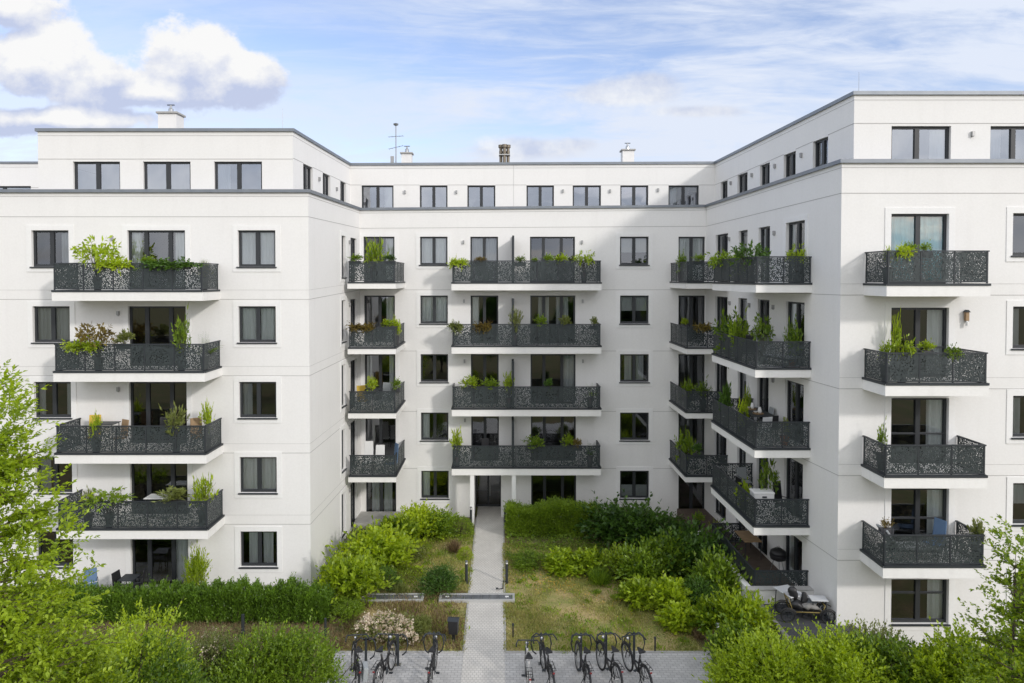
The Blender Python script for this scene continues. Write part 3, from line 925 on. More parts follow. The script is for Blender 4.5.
BAL_D = 1.5
for k in range(1, 5):
    # left wing front
    zl = FLL[k]
    yl = {4: 262, 3: 344, 2: 427, 1: 501}[k]
    x0 = {4: 51.3, 3: 52.8, 2: 54.2, 1: 56}[k]; x1 = {4: 202.5, 3: 204.5, 2: 206, 1: 207.5}[k]
    Dn = DL - BAL_D
    s0 = px(x0, yl, Dn).x - L0[0]; s1 = px(x1, yl, Dn).x - L0[0]
    wall_balcony(WL, s0, s1, BAL_D, zl, h=1.02)
    # centre
    Dn = D2 - 1.18
    s0 = px(451.5, 300, Dn).x - C0[0]; s1 = px(601.5, 300, Dn).x - C0[0]
    wall_balcony(WC, s0, s1, 1.18, FLC[k], screen=(px(513.2, 300, Dn).x, Dn + .1, D2 - .05))
    # right wing front
    Dn = DR - 1.32
    s0 = px(885.2, 400, Dn).x - R1[0]; s1 = px(988.7, 400, Dn).x - R1[0]
    wall_balcony(WR, s0, s1, 1.32, FLR[k], h=1.02 if k == 4 else .95)
    # left inner corner
    Dn = D2 - 3.05
    xa = px(348.7, 300, Dn).x; xb = px(395.6, 300, Dn).x
    xs = C0[0] + .01
    poly = [(xb, D2 - .002), (xs - .0, D2 - .002), (xa - .06, Dn), (xb, Dn)]
    balcony(poly, [(xa, Dn + .05), (xb - .05, Dn + .05), (xb - .05, D2 - .03)], FLA[k], h=.95, th=.28)
    # right inner corner
    xa = px(686.5, 300, Dn).x
    xw = (WRS.a + WRS.d * (D2 - Dn)).x
    balcony([(C1[0], D2 - .002), (xa, D2 - .002), (xa, Dn), (xw - .01, Dn)],
            [(xa + .05, D2 - .03), (xa + .05, Dn + .05), (xw - .03, Dn + .05)], FLA[k], h=.95, th=.28)
# long balconies on the right wing's side wall
LBN, LBF = 23.85, 28.6
xo_n, xo_f = px(755.5, 340, LBN).x, px(712, 340, LBF).x
for k in range(0, 5):
    sn = WRS.s(809, 300)
    wn = WRS.a + WRS.d * ((D2 - LBN) / abs(WRS.d.y)); wf = WRS.a + WRS.d * ((D2 - LBF) / abs(WRS.d.y))
    poly = [(wn.x - .003, LBN), (wf.x - .003, LBF), (xo_f, LBF), (xo_n, LBN)]
    rail = [(wf.x - .03, LBF - .05), (xo_f + .05, LBF - .05), (xo_n + .05, LBN + .05), (wn.x - .03, LBN + .05)]
    if k: balcony(poly, rail, FLB[k], h=.94, th=.31)
    else: balcony(poly, rail, FLR[0] + .25, h=.80, th=.24)

# entrance lobby, columns
ent = MB()
x0, x1 = C0[0] + E0, C0[0] + E1
yb = 35.95
zt = CT[4] + .02
ent.quad((x0, D2 - 0, -.2), (x0, yb, -.2), (x0, yb, zt), (x0, D2, zt))
ent.quad((x1, yb, -.2), (x1, D2, -.2), (x1, D2, zt), (x1, yb, zt))
ent.quad((x0, D2 + .2, zt - .003), (x1, D2 + .2, zt - .003), (x1, yb, zt - .003), (x0, yb, zt - .003))
ent.build('entrance_reveal', MT['wall_smooth'], BLD)
d = MB(); xm = (x0 + x1) / 2
for a, b in ((x0, x0 + .06), (xm - .05, xm + .05), (x1 - .06, x1)): d.box(a, b, yb - .08, yb, 0, 2.3)
d.box(x0, x1, yb - .079, yb - .001, 2.2, 2.4); d.box(x0, x1, yb - .079, yb - .001, 0, .1)
door = d.build('entrance_door', MT['frame'], BLD)
g = MB(); g.quad((x0, yb - .04, 0), (x1, yb - .04, 0), (x1, yb - .04, 2.3), (x0, yb - .04, 2.3)); g.build('pane', MT['glass_dark'], door)
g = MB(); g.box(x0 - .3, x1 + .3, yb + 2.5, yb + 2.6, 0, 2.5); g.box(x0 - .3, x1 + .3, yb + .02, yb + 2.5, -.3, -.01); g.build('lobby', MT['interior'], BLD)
h = MB(); h.tube([(xm + .09, yb - .14, .6), (xm + .09, yb - .14, 1.7)], .018); h.build('handle', MT['steel'], door)
for p in (472.3, 513.8):
    q = px(p, 490, D2 - 1.05); c = MB(); c.box(q.x - .10, q.x + .10, q.y - .1, q.y + .1, -.1, FLC[1] - .361)
    c.build('entrance_column', MT['wall_smooth'], BLD)
# small vents low on the walls
m = MB(); s = WL.s(292.5, 581); z = WL.z(292.5, 581); WL.box(m, s - .06, s + .06, z - .06, z + .06, 0, .03); m.build('vent_grille', MT['lamp'], BLD)

# ------------------------------------------------------------------ roof furniture
def chimney(p, ytop, ybot, D, wpx, label, cat='chimney', flue=True):
    q = px(p, ytop, D); w2 = wpx * D / F / 2; zb = 17.9
    t = thing('chimney', label, cat, (q.x, D, zb))
    m = MB(); m.box(-w2, w2, -w2 * .9, w2 * .9, 0, q.z - zb); m.build('shaft', MT['wall'], t)
    m = MB(); m.box(-w2 - .07, w2 + .07, -w2 * .9 - .07, w2 * .9 + .07, q.z - zb + .002, q.z - zb + .09); m.build('cap', MT['concrete'], t, bevel=.015)
    if flue:
        m = MB(); z0 = q.z - zb + .09
        m.lathe([(.13, 0), (.11, .12), (.11, .20), (.05, .24), (.05, .36)], (0, 0, z0), 12); m.build('flue_pipe', MT['steel'], t)
        m = MB(); z0 += .36
        m.box(-.16, .16, -.03, .03, z0 + .002, z0 + .035); m.build('wind_cowl', MT['metal'], t)
    return t
chimney(171, 115.5, 127, 31, 18, 'white rendered chimney with steel flue on the left wing roof')
chimney(407, 154.5, 163, 39, 10, 'small white chimney beside the antenna mast')
chimney(627.5, 151.5, 162, 39, 11.5, 'white chimney standing alone on the right of the centre roof')
t = thing('antenna_mast', 'thin steel aerial mast on the flat roof beside the small chimney', 'antenna', (px(396, 163, 38).x, 38, 17.9))
zt_ = px(396, 126, 38).z - 17.9
m = MB(); m.tube([(0, 0, 0), (0, 0, zt_)], .035, 8); m.build('mast', MT['steel'], t)
for hh, L_, a in ((zt_ * .78, .38, .3), (zt_ * .55, .42, -.5)):
    m = MB(); m.tube([(-L_, -L_ * a, hh - .05), (L_, L_ * a, hh + .05)], .014, 6)
    for i in range(5):
        x = -L_ + 2 * L_ * i / 4; m.tube([(x, x * a - .14, hh + x * .13), (x, x * a + .14, hh + x * .13)], .010, 5)
    m.build('yagi_antenna', MT['steel'], t)
m = MB(); m.lathe([(.03, 0), (.13, .05), (.15, .12), (.05, .16)], (0, 0, zt_), 10); m.build('antenna_head', MT['steel'], t)
m = MB(); m.box(-.30, -.12, -.06, .06, .55, .95); m.build('junction_box', MT['lamp'], t)
t = thing('flue_cluster', 'bundle of stainless steel flue pipes rising from the centre roof', 'flue', (px(504.5, 163, 38).x, 38, 17.9))
zt_ = px(504, 145, 38).z - 17.9
for dx, dy in ((-.2, 0), (.2, 0), (0, -.16), (0, .18)):
    m = MB(); m.lathe([(.085, 0), (.085, zt_ * .7), (.10, zt_ * .7), (.10, zt_ * .78), (.085, zt_ * .78), (.085, zt_ * .88), (.14, zt_ * .9), (.14, zt_)], (dx, dy, 0), 12)
    m.build('flue_pipe', MT['flue'], t)
m = MB()
for zz_ in (.25, .62): m.box(-.31, .31, -.27, .29, zt_ * zz_, zt_ * zz_ + .05)
m.build('bracket', MT['galv'], t)
for (p, y0, y1, D, lab) in ((859, 72, 92, 23.6, 'thin lightning rod at the near corner of the right wing roof'), (282.5, 108, 128, 28, 'thin lightning rod near the corner of the left wing roof')):
    a = px(p, y0, D); t = thing('lightning_rod', lab, 'lightning rod', (a.x, D, 17.95))
    m = MB(); m.tube([(0, 0, 0), (0, 0, a.z - 17.95)], [.012, .006], 6); m.build('rod', MT['steel'], t)
    m = MB(); m.lathe([(.12, 0), (.12, .06), (.03, .1)], (0, 0, 0), 10); m.build('foot', MT['concrete'], t)
# ------------------------------------------------------------------ ground, paths
def gp(p, y, z=0.0):
    q = px(p, y, 10.0)
    t = (z - H) / (q.z - H)
    return Vector((q.x * t, 10.0 * t, z))

m = MB(); sheet(m, [(-500, -400, 0), (500, -400, 0), (500, 600, 0), (-500, 600, 0)])
structure(m.build('ground', MT['ground']))
XL0, XR0 = -1.17, 0.15
PKY = gp(600, 653).y
m = MB(); sheet(m, [(.22, PKY + .05, .004), (6.6, PKY + .05, .004), (6.2, 25.5, .004), (4.2, 29.3, .004), (.22, 30.6, .004)])
sheet(m, [(-5.2, PKY + .05, .004), (XL0 - .07, PKY + .05, .004), (XL0 - .07, 31.6, .004), (-3.5, 31.6, .004), (-5.2, 27, .004)])
structure(m.build('lawn', MT['lawn']))
m = MB(); m.box(XL0, XR0, 10, 35.9, -.1, .012); structure(m.build('path', MT['path']))
m = MB(); m.box(-5.35, XL0 - .003, 12, PKY, -.1, .010); m.box(XR0 + .003, 6.72, 12, PKY, -.1, .010)
structure(m.build('bike_parking_pavement', MT['paver']))
m = MB()
for a, b in ((XL0 - .055, XL0 - .004), (XR0 + .004, XR0 + .055)): m.box(a, b, PKY + .01, 34.2, -.1, .03)
m.box(-5.4, XL0 - .004, PKY + .003, PKY + .07, -.1, .035); m.box(XR0 + .004, 6.78, PKY + .003, PKY + .07, -.1, .035); m.box(6.725, 6.78, 12, PKY, -.1, .035)
structure(m.build('path_edging', MT['concrete']))
# raised tarmac yard beside the right wing, with kerb and low wall
YZ = .75
m = MB(); m.box(9.1, 11.6, 20.6, 24.05, -.2, YZ); structure(m.build('tarmac_yard', MT['asphalt']))
m = MB(); m.box(8.95, 9.098, 20.6, 25.0, -.2, YZ + .10); o = m.build('kerb', MT['stone'], bevel=.02); structure(o)
t = thing('plinth_wall', 'low white plinth wall curving round the ground floor terrace of the right wing', 'wall', (0, 0, 0))
m = MB()
xi_n, xi_f = xo_n - .06, xo_f - .06
m.hexa([(xi_n - .22, LBN - .10, -.2), (xi_n, LBN - .10, -.2), (xi_f, LBF + 1, -.2), (xi_f - .22, LBF + 1, -.2),
        (xi_n - .22, LBN - .10, 1.22), (xi_n, LBN - .10, 1.22), (xi_f, LBF + 1, 1.05), (xi_f - .22, LBF + 1, 1.05)])
m.build('side_run', MT['slab'], t, bevel=.02)
m = MB(); m.box(xi_n + .004, 10.92, LBN - .32, LBN - .07, -.2, 1.22); m.build('front_run', MT['slab'], t, bevel=.02)
m = MB()
m.hexa([(xi_n - .25, LBN - .34, 1.222), (10.92, LBN - .34, 1.222), (10.92, LBN - .05, 1.222), (xi_n - .25, LBN - .05, 1.222),
        (xi_n - .25, LBN - .34, 1.26), (10.92, LBN - .34, 1.26), (10.92, LBN - .05, 1.26), (xi_n - .25, LBN - .05, 1.26)])
m.build('coping', MT['concrete'], t)
t = MB(); t.box(xo_f + .05, 10.6, LBF + .02, D2 - .01, -.1, .45); structure(t.build('corner_terrace', MT['wood_deck']))
t = MB(); t.hexa([(xo_n + .1, LBN + .1, .951), (10.7, LBN + .1, .951), (10.55, LBF - .1, .951), (xo_f + .1, LBF - .1, .951), (xo_n + .1, LBN + .1, .975), (10.7, LBN + .1, .975), (10.55, LBF - .1, .975), (xo_f + .1, LBF - .1, .975)]); structure(t.build('terrace_deck', MT['wood_deck']))
t = MB(); t.box(-17, -8.2, DL - 1.8, DL - .01, -.1, .06); structure(t.build('left_terrace', MT['concrete']))
t = MB(); t.box(-7.05, -4.4, D2 - 1.6, D2 - .01, -.1, .30); structure(t.build('corner_step', MT['concrete']))
# gravel strip along the left wing's side wall
m = MB(); m.hexa([(L1[0] + .01, L1[1], -.05), (L1[0] + .45, L1[1], -.05), (C0[0] + .45, D2 - 1.7, -.05), (C0[0] + .01, D2 - 1.7, -.05),
                  (L1[0] + .01, L1[1], .03), (L1[0] + .45, L1[1], .03), (C0[0] + .45, D2 - 1.7, .03), (C0[0] + .01, D2 - 1.7, .03)])
structure(m.build('gravel_strip', MT['stone']))

# ------------------------------------------------------------------ foliage
def unit(a):
    return a / (np.linalg.norm(a, axis=-1, keepdims=True) + 1e-9)

def leaf_mesh(name, P, T, Nn, ln, wd, material, fold=.18, droop=.0):
    """P base points, T directions, Nn normals; one folded two-triangle leaf each"""
    n = len(P)
    T = unit(T); B = unit(np.cross(T, Nn)); Nn = unit(np.cross(B, T))
    ln = np.broadcast_to(ln, (n,))[:, None]; wd = np.broadcast_to(wd, (n,))[:, None]
    V = np.empty((n, 4, 3), dtype=np.float32)
    V[:, 0] = P
    V[:, 1] = P + T * ln * .45 + B * wd * .5 + Nn * wd * fold
    V[:, 2] = P + T * ln - Nn * ln * droop
    V[:, 3] = P + T * ln * .45 - B * wd * .5 + Nn * wd * fold
    me = bpy.data.meshes.new(name)
    me.vertices.add(4 * n); me.vertices.foreach_set('co', V.reshape(-1))
    base = (np.arange(n) * 4)[:, None]
    tri = (base + np.array([[0, 1, 2, 0, 2, 3]])).reshape(-1).astype(np.int32)
    me.loops.add(6 * n); me.loops.foreach_set('vertex_index', tri)
    me.polygons.add(2 * n)
    me.polygons.foreach_set('loop_start', (np.arange(2 * n) * 3).astype(np.int32))
    me.polygons.foreach_set('loop_total', np.full(2 * n, 3, dtype=np.int32))
    me.materials.append(material)
    me.update(calc_edges=True)
    return me

def shoots(n, rx, ry, h, inner=.45, up=.5, length=(.15, .38), seed=0, lump=.22, base=.0, power=1.0):
    """shoot starts and directions filling several overlapping lobes inside half-widths rx, ry and height h"""
    g = np.random.default_rng(seed)
    K = 7 if lump > .15 else 1
    if K == 1:
        C = np.zeros((1, 3)); RR = np.array([[rx, ry, h]])
    else:
        a = g.random(K) * 6.28; q = np.sqrt(g.random(K)) * .62
        C = np.stack([np.cos(a) * q * rx, np.sin(a) * q * ry, h * g.uniform(.18, .55, K)], 1)
        f = g.uniform(.36, .62, K)[:, None]
        RR = f * np.array([rx, ry, h * .85]); C[0] = (0, 0, h * .5); RR[0] = (rx * .5, ry * .5, h * .48)
    wgt = RR.prod(1) ** .67; k = g.choice(K, n, p=wgt / wgt.sum())
    d = unit(g.normal(size=(n, 3))); low = g.random(n) < .3
    d[:, 2] = np.where(low, d[:, 2], np.abs(d[:, 2]))
    r = inner + (1 - inner) * g.random(n) ** (1 / 2.2)
    P = C[k] + d * r[:, None] * RR[k]
    P[:, 2] = np.maximum(P[:, 2], .03)
    D = unit(d * np.array([1, 1, .7]) + np.array([0, 0, up * .8]) + g.normal(size=(n, 3)) * .35)
    L = g.uniform(*length, size=n)
    wild = g.random(n) < .07            # a few long shoots break the outline
    L = np.where(wild, L * 1.7, L); D = np.where(wild[:, None], unit(D + np.array([0, 0, .7])), D)
    return P, D, L

def leaves_on(P, D, L, per, leaf, aspect=.5, seed=0, spread=.9, flat=.5, jitter=.3):
    """alternate leaves along each shoot"""
    g = np.random.default_rng(seed + 99)
    n = len(P)
    t = (np.arange(per) + .3)[None, :] / per + g.uniform(-.06, .06, size=(n, per))
    sag = -0.12 * (t ** 2)[..., None] * np.array([0, 0, 1])
    pts = P[:, None] + D[:, None] * (t * L[:, None])[..., None] + sag * L[:, None, None]
    side = unit(np.cross(D, g.normal(size=(n, 3))))
    alt = np.where(np.arange(per) % 2 == 0, 1, -1)[None, :, None]
    T = D[:, None] * (.55 + .5 * t[..., None]) + side[:, None] * alt * spread * (1.1 - t[..., None] * .8) + g.normal(size=(n, per, 3)) * jitter
    Nn = np.array([0, 0, 1.0]) * flat + g.normal(size=(n, per, 3)) * .45 + D[:, None] * .25
    s = leaf * g.uniform(.7, 1.25, size=(n, per))
    return pts.reshape(-1, 3), T.reshape(-1, 3), Nn.reshape(-1, 3), s.reshape(-1), (s * aspect).reshape(-1)

def stems_mb(P, D, L, r0=.012, root=(0, 0, 0), every=1, r1=.004):
    m = MB()
    root = Vector(root)
    for i in range(0, len(P), every):
        p = Vector(P[i]); e = p + Vector(D[i]) * float(L[i])
        b = root + Vector((p.x * .12, p.y * .12, 0))
        mid = b.lerp(p, .5) + Vector((p.x * .05, p.y * .05, .08 * p.z))
        m.tube([b, mid, p, e], [r0, r0 * .7, r0 * .45, r1], 4)
    return m

FOL = {}
def foliage_proto(kind):
    """unit-ish bushes about 1.6 m wide and 1.2 m high; returns (foliage mesh, stem mesh)"""
    if kind in FOL: return FOL[kind]
    sd = sum(ord(c) for c in kind)
    base = kind.split(':')
    shape, matn = base[0], base[1]
    if shape == 'bush':
        P, D, L = shoots(480, .72, .72, 1.05, seed=sd, lump=.40, length=(.10, .70)); A = leaves_on(P, D, L, 8, .145, .52, sd)
    elif shape == 'potbush':
        P, D, L = shoots(85, .72, .72, 1.05, inner=.3, up=.7, seed=sd, lump=.4, length=(.2, .6)); A = leaves_on(P, D, L, 6, .26, .45, sd)
    elif shape == 'potloose':
        P, D, L = shoots(42, .55, .55, .85, inner=.2, up=1.3, seed=sd, lump=.4, length=(.35, .9)); A = leaves_on(P, D, L, 8, .24, .40, sd)
    elif shape == 'potumbel':
        g = np.random.default_rng(sd); n = 70; a = g.random(n) * 6.28; r = np.sqrt(g.random(n)) * .85
        P = np.stack([np.cos(a) * r, np.sin(a) * r, .70 + .28 * (1 - r ** 2) + g.normal(size=n) * .15], 1)
        D = unit(np.stack([np.cos(a), np.sin(a), g.normal(size=n) * .4], 1)); L = g.uniform(.15, .5, n)
        A = leaves_on(P, D, L, 6, .23, .48, sd, flat=1.0)
    elif shape == 'fine':
        P, D, L = shoots(900, .74, .74, 1.05, seed=sd, lump=.28, length=(.10, .30)); A = leaves_on(P, D, L, 8, .065, .45, sd)
    elif shape == 'dense':
        P, D, L = shoots(1300, .76, .76, 1.1, inner=.7, seed=sd, lump=.12, length=(.06, .16)); A = leaves_on(P, D, L, 7, .045, .42, sd)
    elif shape == 'broad':
        P, D, L = shoots(330, .70, .70, 1.0, seed=sd, lump=.4, length=(.15, .40)); A = leaves_on(P, D, L, 7, .19, .55, sd, flat=.8)
    elif shape == 'loose':
        P, D, L = shoots(300, .62, .62, .95, inner=.3, seed=sd, lump=.6, up=.8, length=(.25, .6)); A = leaves_on(P, D, L, 9, .11, .45, sd)
    elif shape == 'grassy':
        g = np.random.default_rng(sd); n = 620
        P = g.normal(size=(n, 3)) * np.array([.16, .16, 0]); D = unit(g.normal(size=(n, 3)) * .42 + np.array([0, 0, 1.0])); L = g.uniform(.5, 1.15, n)
        A = (P, D + g.normal(size=(n, 3)) * .05, g.normal(size=(n, 3)), L, np.full(n, .028))
    elif shape == 'palm':
        g = np.random.default_rng(sd); nf = 15; Ps, Ts, Ns, ls = [], [], [], []
        P = np.zeros((nf, 3)); a = g.random(nf) * 6.28; el = g.uniform(.5, 1.3, nf)
        D = np.stack([np.cos(a) * np.cos(el), np.sin(a) * np.cos(el), np.sin(el)], 1); L = g.uniform(.8, 1.15, nf)
        for i in range(nf):
            sd_ = np.cross(D[i], [0, 0, 1.0]); sd_ /= np.linalg.norm(sd_)
            for t in np.linspace(.2, 1, 18):
                p = D[i] * L[i] * t + np.array([0, 0, -.45 * t * t * L[i] * math.cos(el[i])])
                for sg in (-1, 1):
                    Ps.append(p); Ts.append(D[i] * .6 + sd_ * sg - np.array([0, 0, .35])); Ns.append([0, 0, 1.0]); ls.append(.26 * (1.15 - t * .75))
        ls = np.array(ls); A = (np.array(Ps), np.array(Ts), np.array(Ns), ls, ls * .14)
        P = P + 0.001
    elif shape == 'trail':
        g = np.random.default_rng(sd); n = 130
        P = np.stack([g.uniform(-.8, .8, n), g.normal(size=n) * .12, g.uniform(.35, .62, n)], 1)
        D = unit(np.stack([g.normal(size=n) * .5, -np.abs(g.normal(size=n)) * .6, g.normal(size=n) * .5 - .2], 1)); L = g.uniform(.15, .7, n)
        A = leaves_on(P, D, L, 7, .17, .6, sd)
    elif shape == 'umbel':
        g = np.random.default_rng(sd); Ps = []; n = 320
        a = g.random(n) * 6.28; r = np.sqrt(g.random(n)) * .8
        P = np.stack([np.cos(a) * r, np.sin(a) * r, .75 + .2 * (1 - r ** 2) + g.normal(size=n) * .09], 1)
        D = unit(np.stack([np.cos(a), np.sin(a), g.normal(size=n) * .3], 1)); L = g.uniform(.12, .35, n)
        A = leaves_on(P, D, L, 7, .085, .5, sd, flat=1.0)
    m1 = leaf_mesh('foliage', *A[:3], A[3], A[4], MT[matn])
    k = {'potbush': 4, 'potloose': 1, 'potumbel': 3, 'dense': 40, 'fine': 22, 'bush': 12, 'broad': 8, 'loose': 4}.get(shape, 12)
    sm = stems_mb(P, D, L, .014, every=k) if shape not in ('palm', 'grassy', 'trail') else None
    m2 = None
    if sm:
        m2 = bpy.data.meshes.new('stems'); m2.from_pydata(sm.v, [], sm.f); m2.materials.append(MT['bark']); m2.update()
    FOL[kind] = (m1, m2)
    return FOL[kind]

def plant(name, kind, loc, w, h, label, cat='shrub', group=None, rz=None):
    """a free-standing plant w metres wide and h metres high"""
    m1, m2 = foliage_proto(kind)
    t = thing(name, label, cat, loc, random.uniform(0, 6.28) if rz is None else rz, group)
    sx, sz = w / 1.65, h / 1.35
    for nm, me in (('foliage', m1), ('stems', m2)):
        if me is None: continue
        o = link(nm, me, t); o.scale = (sx, sx, sz)
    return t

def shrub(p, yt, yb, wpx, kind, label, cat='shrub', name='garden_shrub', group='shrubs in the garden court', z=0.0):
    b = gp(p, yb, z)
    h = px(p, yt, b.y).z - z
    return plant(name, kind, b, wpx * b.y / F * 1.05, max(h * .80, .15), label, cat, group)

# --- shrubs left of the path (p, ytop, ybase, width px)
LSH = [
 (338, 556, 604, 46, 'loose:leaf_lime', 'airy yellow-green shrub at the left wing corner behind the hedge end'),
 (352, 543, 600, 56, 'bush:leaf_bright', 'big bright green shrub in front of the left wing side wall'),
 (376, 519, 570, 64, 'bush:leaf_lime', 'broad lime green shrub in the middle of the bed left of the lawn'),
 (396, 504, 548, 50, 'broad:leaf_bright', 'bright leafy shrub beneath the left inner corner balcony'),
 (365, 522, 552, 36, 'loose:leaf_mid', 'loose mid green shrub against the left wing side wall'),
 (418, 499, 536, 44, 'bush:leaf_lime', 'yellow-green shrub under the ground floor window left of the entrance'),
 (441, 506, 537, 36, 'bush:leaf_mid', 'mid green leafy shrub between the lime shrub and the entrance'),
 (460, 507, 534, 28, 'dense:leaf_mid', 'compact green shrub beside the left entrance bollard'),
 (384, 556, 590, 36, 'dense:leaf_dark', 'dark rounded conifer shrub at the edge of the left lawn'),
 (437, 555, 592, 50, 'fine:leaf_dark', 'wide dark fine-leaved shrub by the path behind the steel grating'),
 (465, 542, 558, 17, 'dense:leaf_lime', 'small clipped lime green ball beside the path'),
 (413, 540, 560, 30, 'loose:leaf_olive', 'sparse olive green plant in the left lawn'),
 (326, 585, 612, 34, 'fine:leaf_dark', 'dark shrub at the right end of the clipped hedge'),
 (400, 574, 594, 24, 'grassy:leaf_olive', 'olive grass tuft beside the dark rounded conifer'),
 (345, 590, 618, 40, 'fine:leaf_mid', 'low green shrub to the left of the cream flowered bush'),
 (420, 606, 634, 26, 'fine:leaf_olive', 'olive shrub to the right of the cream flowered bush'),
 (454, 530, 552, 20, 'grassy:dry', 'dry brown grass clump beside the path edge near the entrance'),
]
# --- shrubs right of the path
RSH = [
 (612, 499, 545, 60, 'bush:leaf_dark', 'dark green shrub at the right end of the entrance hedge'),
 (640, 498, 548, 62, 'bush:leaf_dark', 'dark shrub under the right ground floor window'),
 (670, 499, 552, 58, 'fine:leaf_dark', 'dark feathery shrub nearest the right inner corner terrace'),
 (697, 516, 575, 60, 'bush:leaf_dark', 'tall dark shrub in front of the corner terrace'),
 (664, 528, 578, 52, 'bush:leaf_mid', 'mid green rounded shrub behind the white flowers'),
 (640, 540, 585, 46, 'bush:leaf_mid', 'mid green shrub with pale tips in the middle of the right bed'),
 (615, 536, 580, 40, 'loose:leaf_bright', 'bright arching shrub with pale flower heads behind the lawn'),
 (588, 540, 574, 36, 'broad:leaf_bright', 'broad-leaved bright plant behind the lawn, second from the path'),
 (560, 544, 572, 44, 'broad:leaf_lime', 'broad-leaved lime green plant behind the lawn'),
 (528, 545, 566, 40, 'fine:leaf_mid', 'low green cover plant beside the path in front of the hedge'),
 (720, 545, 605, 52, 'bush:leaf_mid', 'green shrub against the white plinth wall, farthest from the camera'),
 (700, 560, 615, 50, 'fine:leaf_dark', 'dark fine-leaved shrub in the middle of the right bed'),
 (672, 566, 612, 46, 'broad:leaf_bright', 'bright shrub at the back edge of the lawn on the right'),
 (640, 568, 604, 44, 'broad:leaf_bright', 'bright broad-leaved plant spreading onto the lawn'),
 (742, 580, 640, 54, 'bush:leaf_bright', 'bright shrub against the white plinth wall, nearest the tarmac yard'),
 (712, 584, 634, 50, 'broad:leaf_bright', 'bright leafy shrub halfway along the right edge of the lawn'),
 (682, 592, 628, 42, 'broad:leaf_lime', 'lime green broad-leaved plant at the right edge of the lawn'),
 (655, 588, 612, 30, 'loose:leaf_lime', 'small lime green plant standing out into the lawn'),
 (735, 612, 668, 52, 'bush:leaf_mid', 'mid green shrub beside the right end of the bicycle parking'),
 (600, 556, 584, 34, 'grassy:leaf_mid', 'tall green grass clump behind the lawn'),
 (662, 575, 600, 30, 'grassy:leaf_bright', 'bright sword-leaved clump in the right bed'),
 (722, 620, 646, 34, 'fine:dry', 'dry brown shrub at the corner of the lawn and bicycle parking'),
 (700, 612, 638, 24, 'grassy:dry', 'dry grass clump at the right corner of the lawn'),
]
for s_ in LSH + RSH: shrub(*s_)

# white flower heads of the mid bed
def flowers(name, pts, size, material, label, cat='flowers', n=14, spread=.06, stuff=False, group=None, up=.9):
    P = []
    for q in pts:
        P.append(np.array(q)[None] + RNG.normal(size=(n, 3)) * spread)
    P = np.concatenate(P); k = len(P)
    me = leaf_mesh(name, P, RNG.normal(size=(k, 3)), np.array([0, -.3, up]) + RNG.normal(size=(k, 3)) * .5, size * RNG.uniform(.6, 1.2, k), size * .8, MT[material])
    o = link(name, me); tag(o, label, cat, group, 'stuff' if stuff else None)
    return o
for i, (p, y, D, lab) in enumerate(((602, 541, 30.6, 'white flower heads rising above the bed nearest the hedge'), (618, 545, 29.8, 'white flower heads in the middle of the bed behind the lawn'),
                                    (656, 541, 29.6, 'white flower heads in front of the dark shrub by the corner terrace'))):
    q = px(p, y, D)
    flowers('flower_heads', [q + Vector((random.uniform(-.4, .4), random.uniform(-.2, .2), random.uniform(-.15, .15))) for _ in range(5)], .05, 'petal_white', lab, n=10)

# hedges -------------------------------------------------------------
def hedge(name, x0, x1, y0, y1, h, n, leaf, per, matn, label, seed, uneven=.12, col_w=.55, upr=1.1):
    g = np.random.default_rng(seed)
    X = g.uniform(x0, x1, n); u = g.random(n)
    colp = np.sin(X / col_w * 2 * math.pi / 1.0 + 1.3 * np.sin(X * .9)) * .5 + .5
    cell = np.floor(X / col_w).astype(int); hc = np.random.default_rng(seed + 3).normal(size=400)[(cell % 400)]
    top = h * (1 - uneven + uneven * 1.2 * colp + uneven * .55 * hc + g.normal(size=n) * .05)
    dpt = (y1 - y0) / 2
    face = g.random(n)
    Z = np.where(face < .35, top * g.uniform(.85, 1.0, n), top * g.random(n) ** .8)
    Yo = np.where(face < .35, g.uniform(-1, 1, n), np.where(g.random(n) < .75, -1, 1) * g.uniform(.72, 1.0, n))
    Y = (y0 + y1) / 2 + Yo * dpt * (0.82 + .22 * colp)
    P = np.stack([X, Y, Z], 1)
    D = unit(np.stack([g.normal(size=n) * .3, Yo * .5 + g.normal(size=n) * .2, np.full(n, upr)], 1))
    L = g.uniform(.08, .26, n) * np.where(g.random(n) < .06, 2.0, 1)
    A = leaves_on(P, D, L, per, leaf, .45, seed, spread=.7, flat=.5)
    cx_, cy_ = (x0 + x1) / 2, (y0 + y1) / 2
    A = (A[0] - np.array([cx_, cy_, 0]),) + A[1:]
    t = thing(name, label, 'hedge', (cx_, cy_, 0))
    o = link('foliage', leaf_mesh('foliage', *A[:3], A[3], A[4], MT[matn]), t)
    m = MB()
    k = int((x1 - x0) / .5)
    for i in range(k):
        x = x0 - cx_ + .25 + i * .5
        m.tube([(x, 0, 0), (x + .03, .02, h * .4), (x - .02, 0, h * .85)], [.03, .02, .008], 5)
    m.build('stems', MT['bark'], t)
    return t
hedge('clipped_hedge', -17.2, -6.0, 23.55, 24.45, .92, 15000, .085, 7, 'leaf_hedge', 'long dark green upright conifer hedge in front of the left wing', 5, uneven=.2, col_w=.45)
hedge('entrance_hedge', .30, 4.7, 31.6, 32.7, 1.22, 9000, .075, 7, 'leaf_mid', 'leafy green hedge along the centre facade right of the entrance', 8, uneven=.14, upr=.3, col_w=2.3)

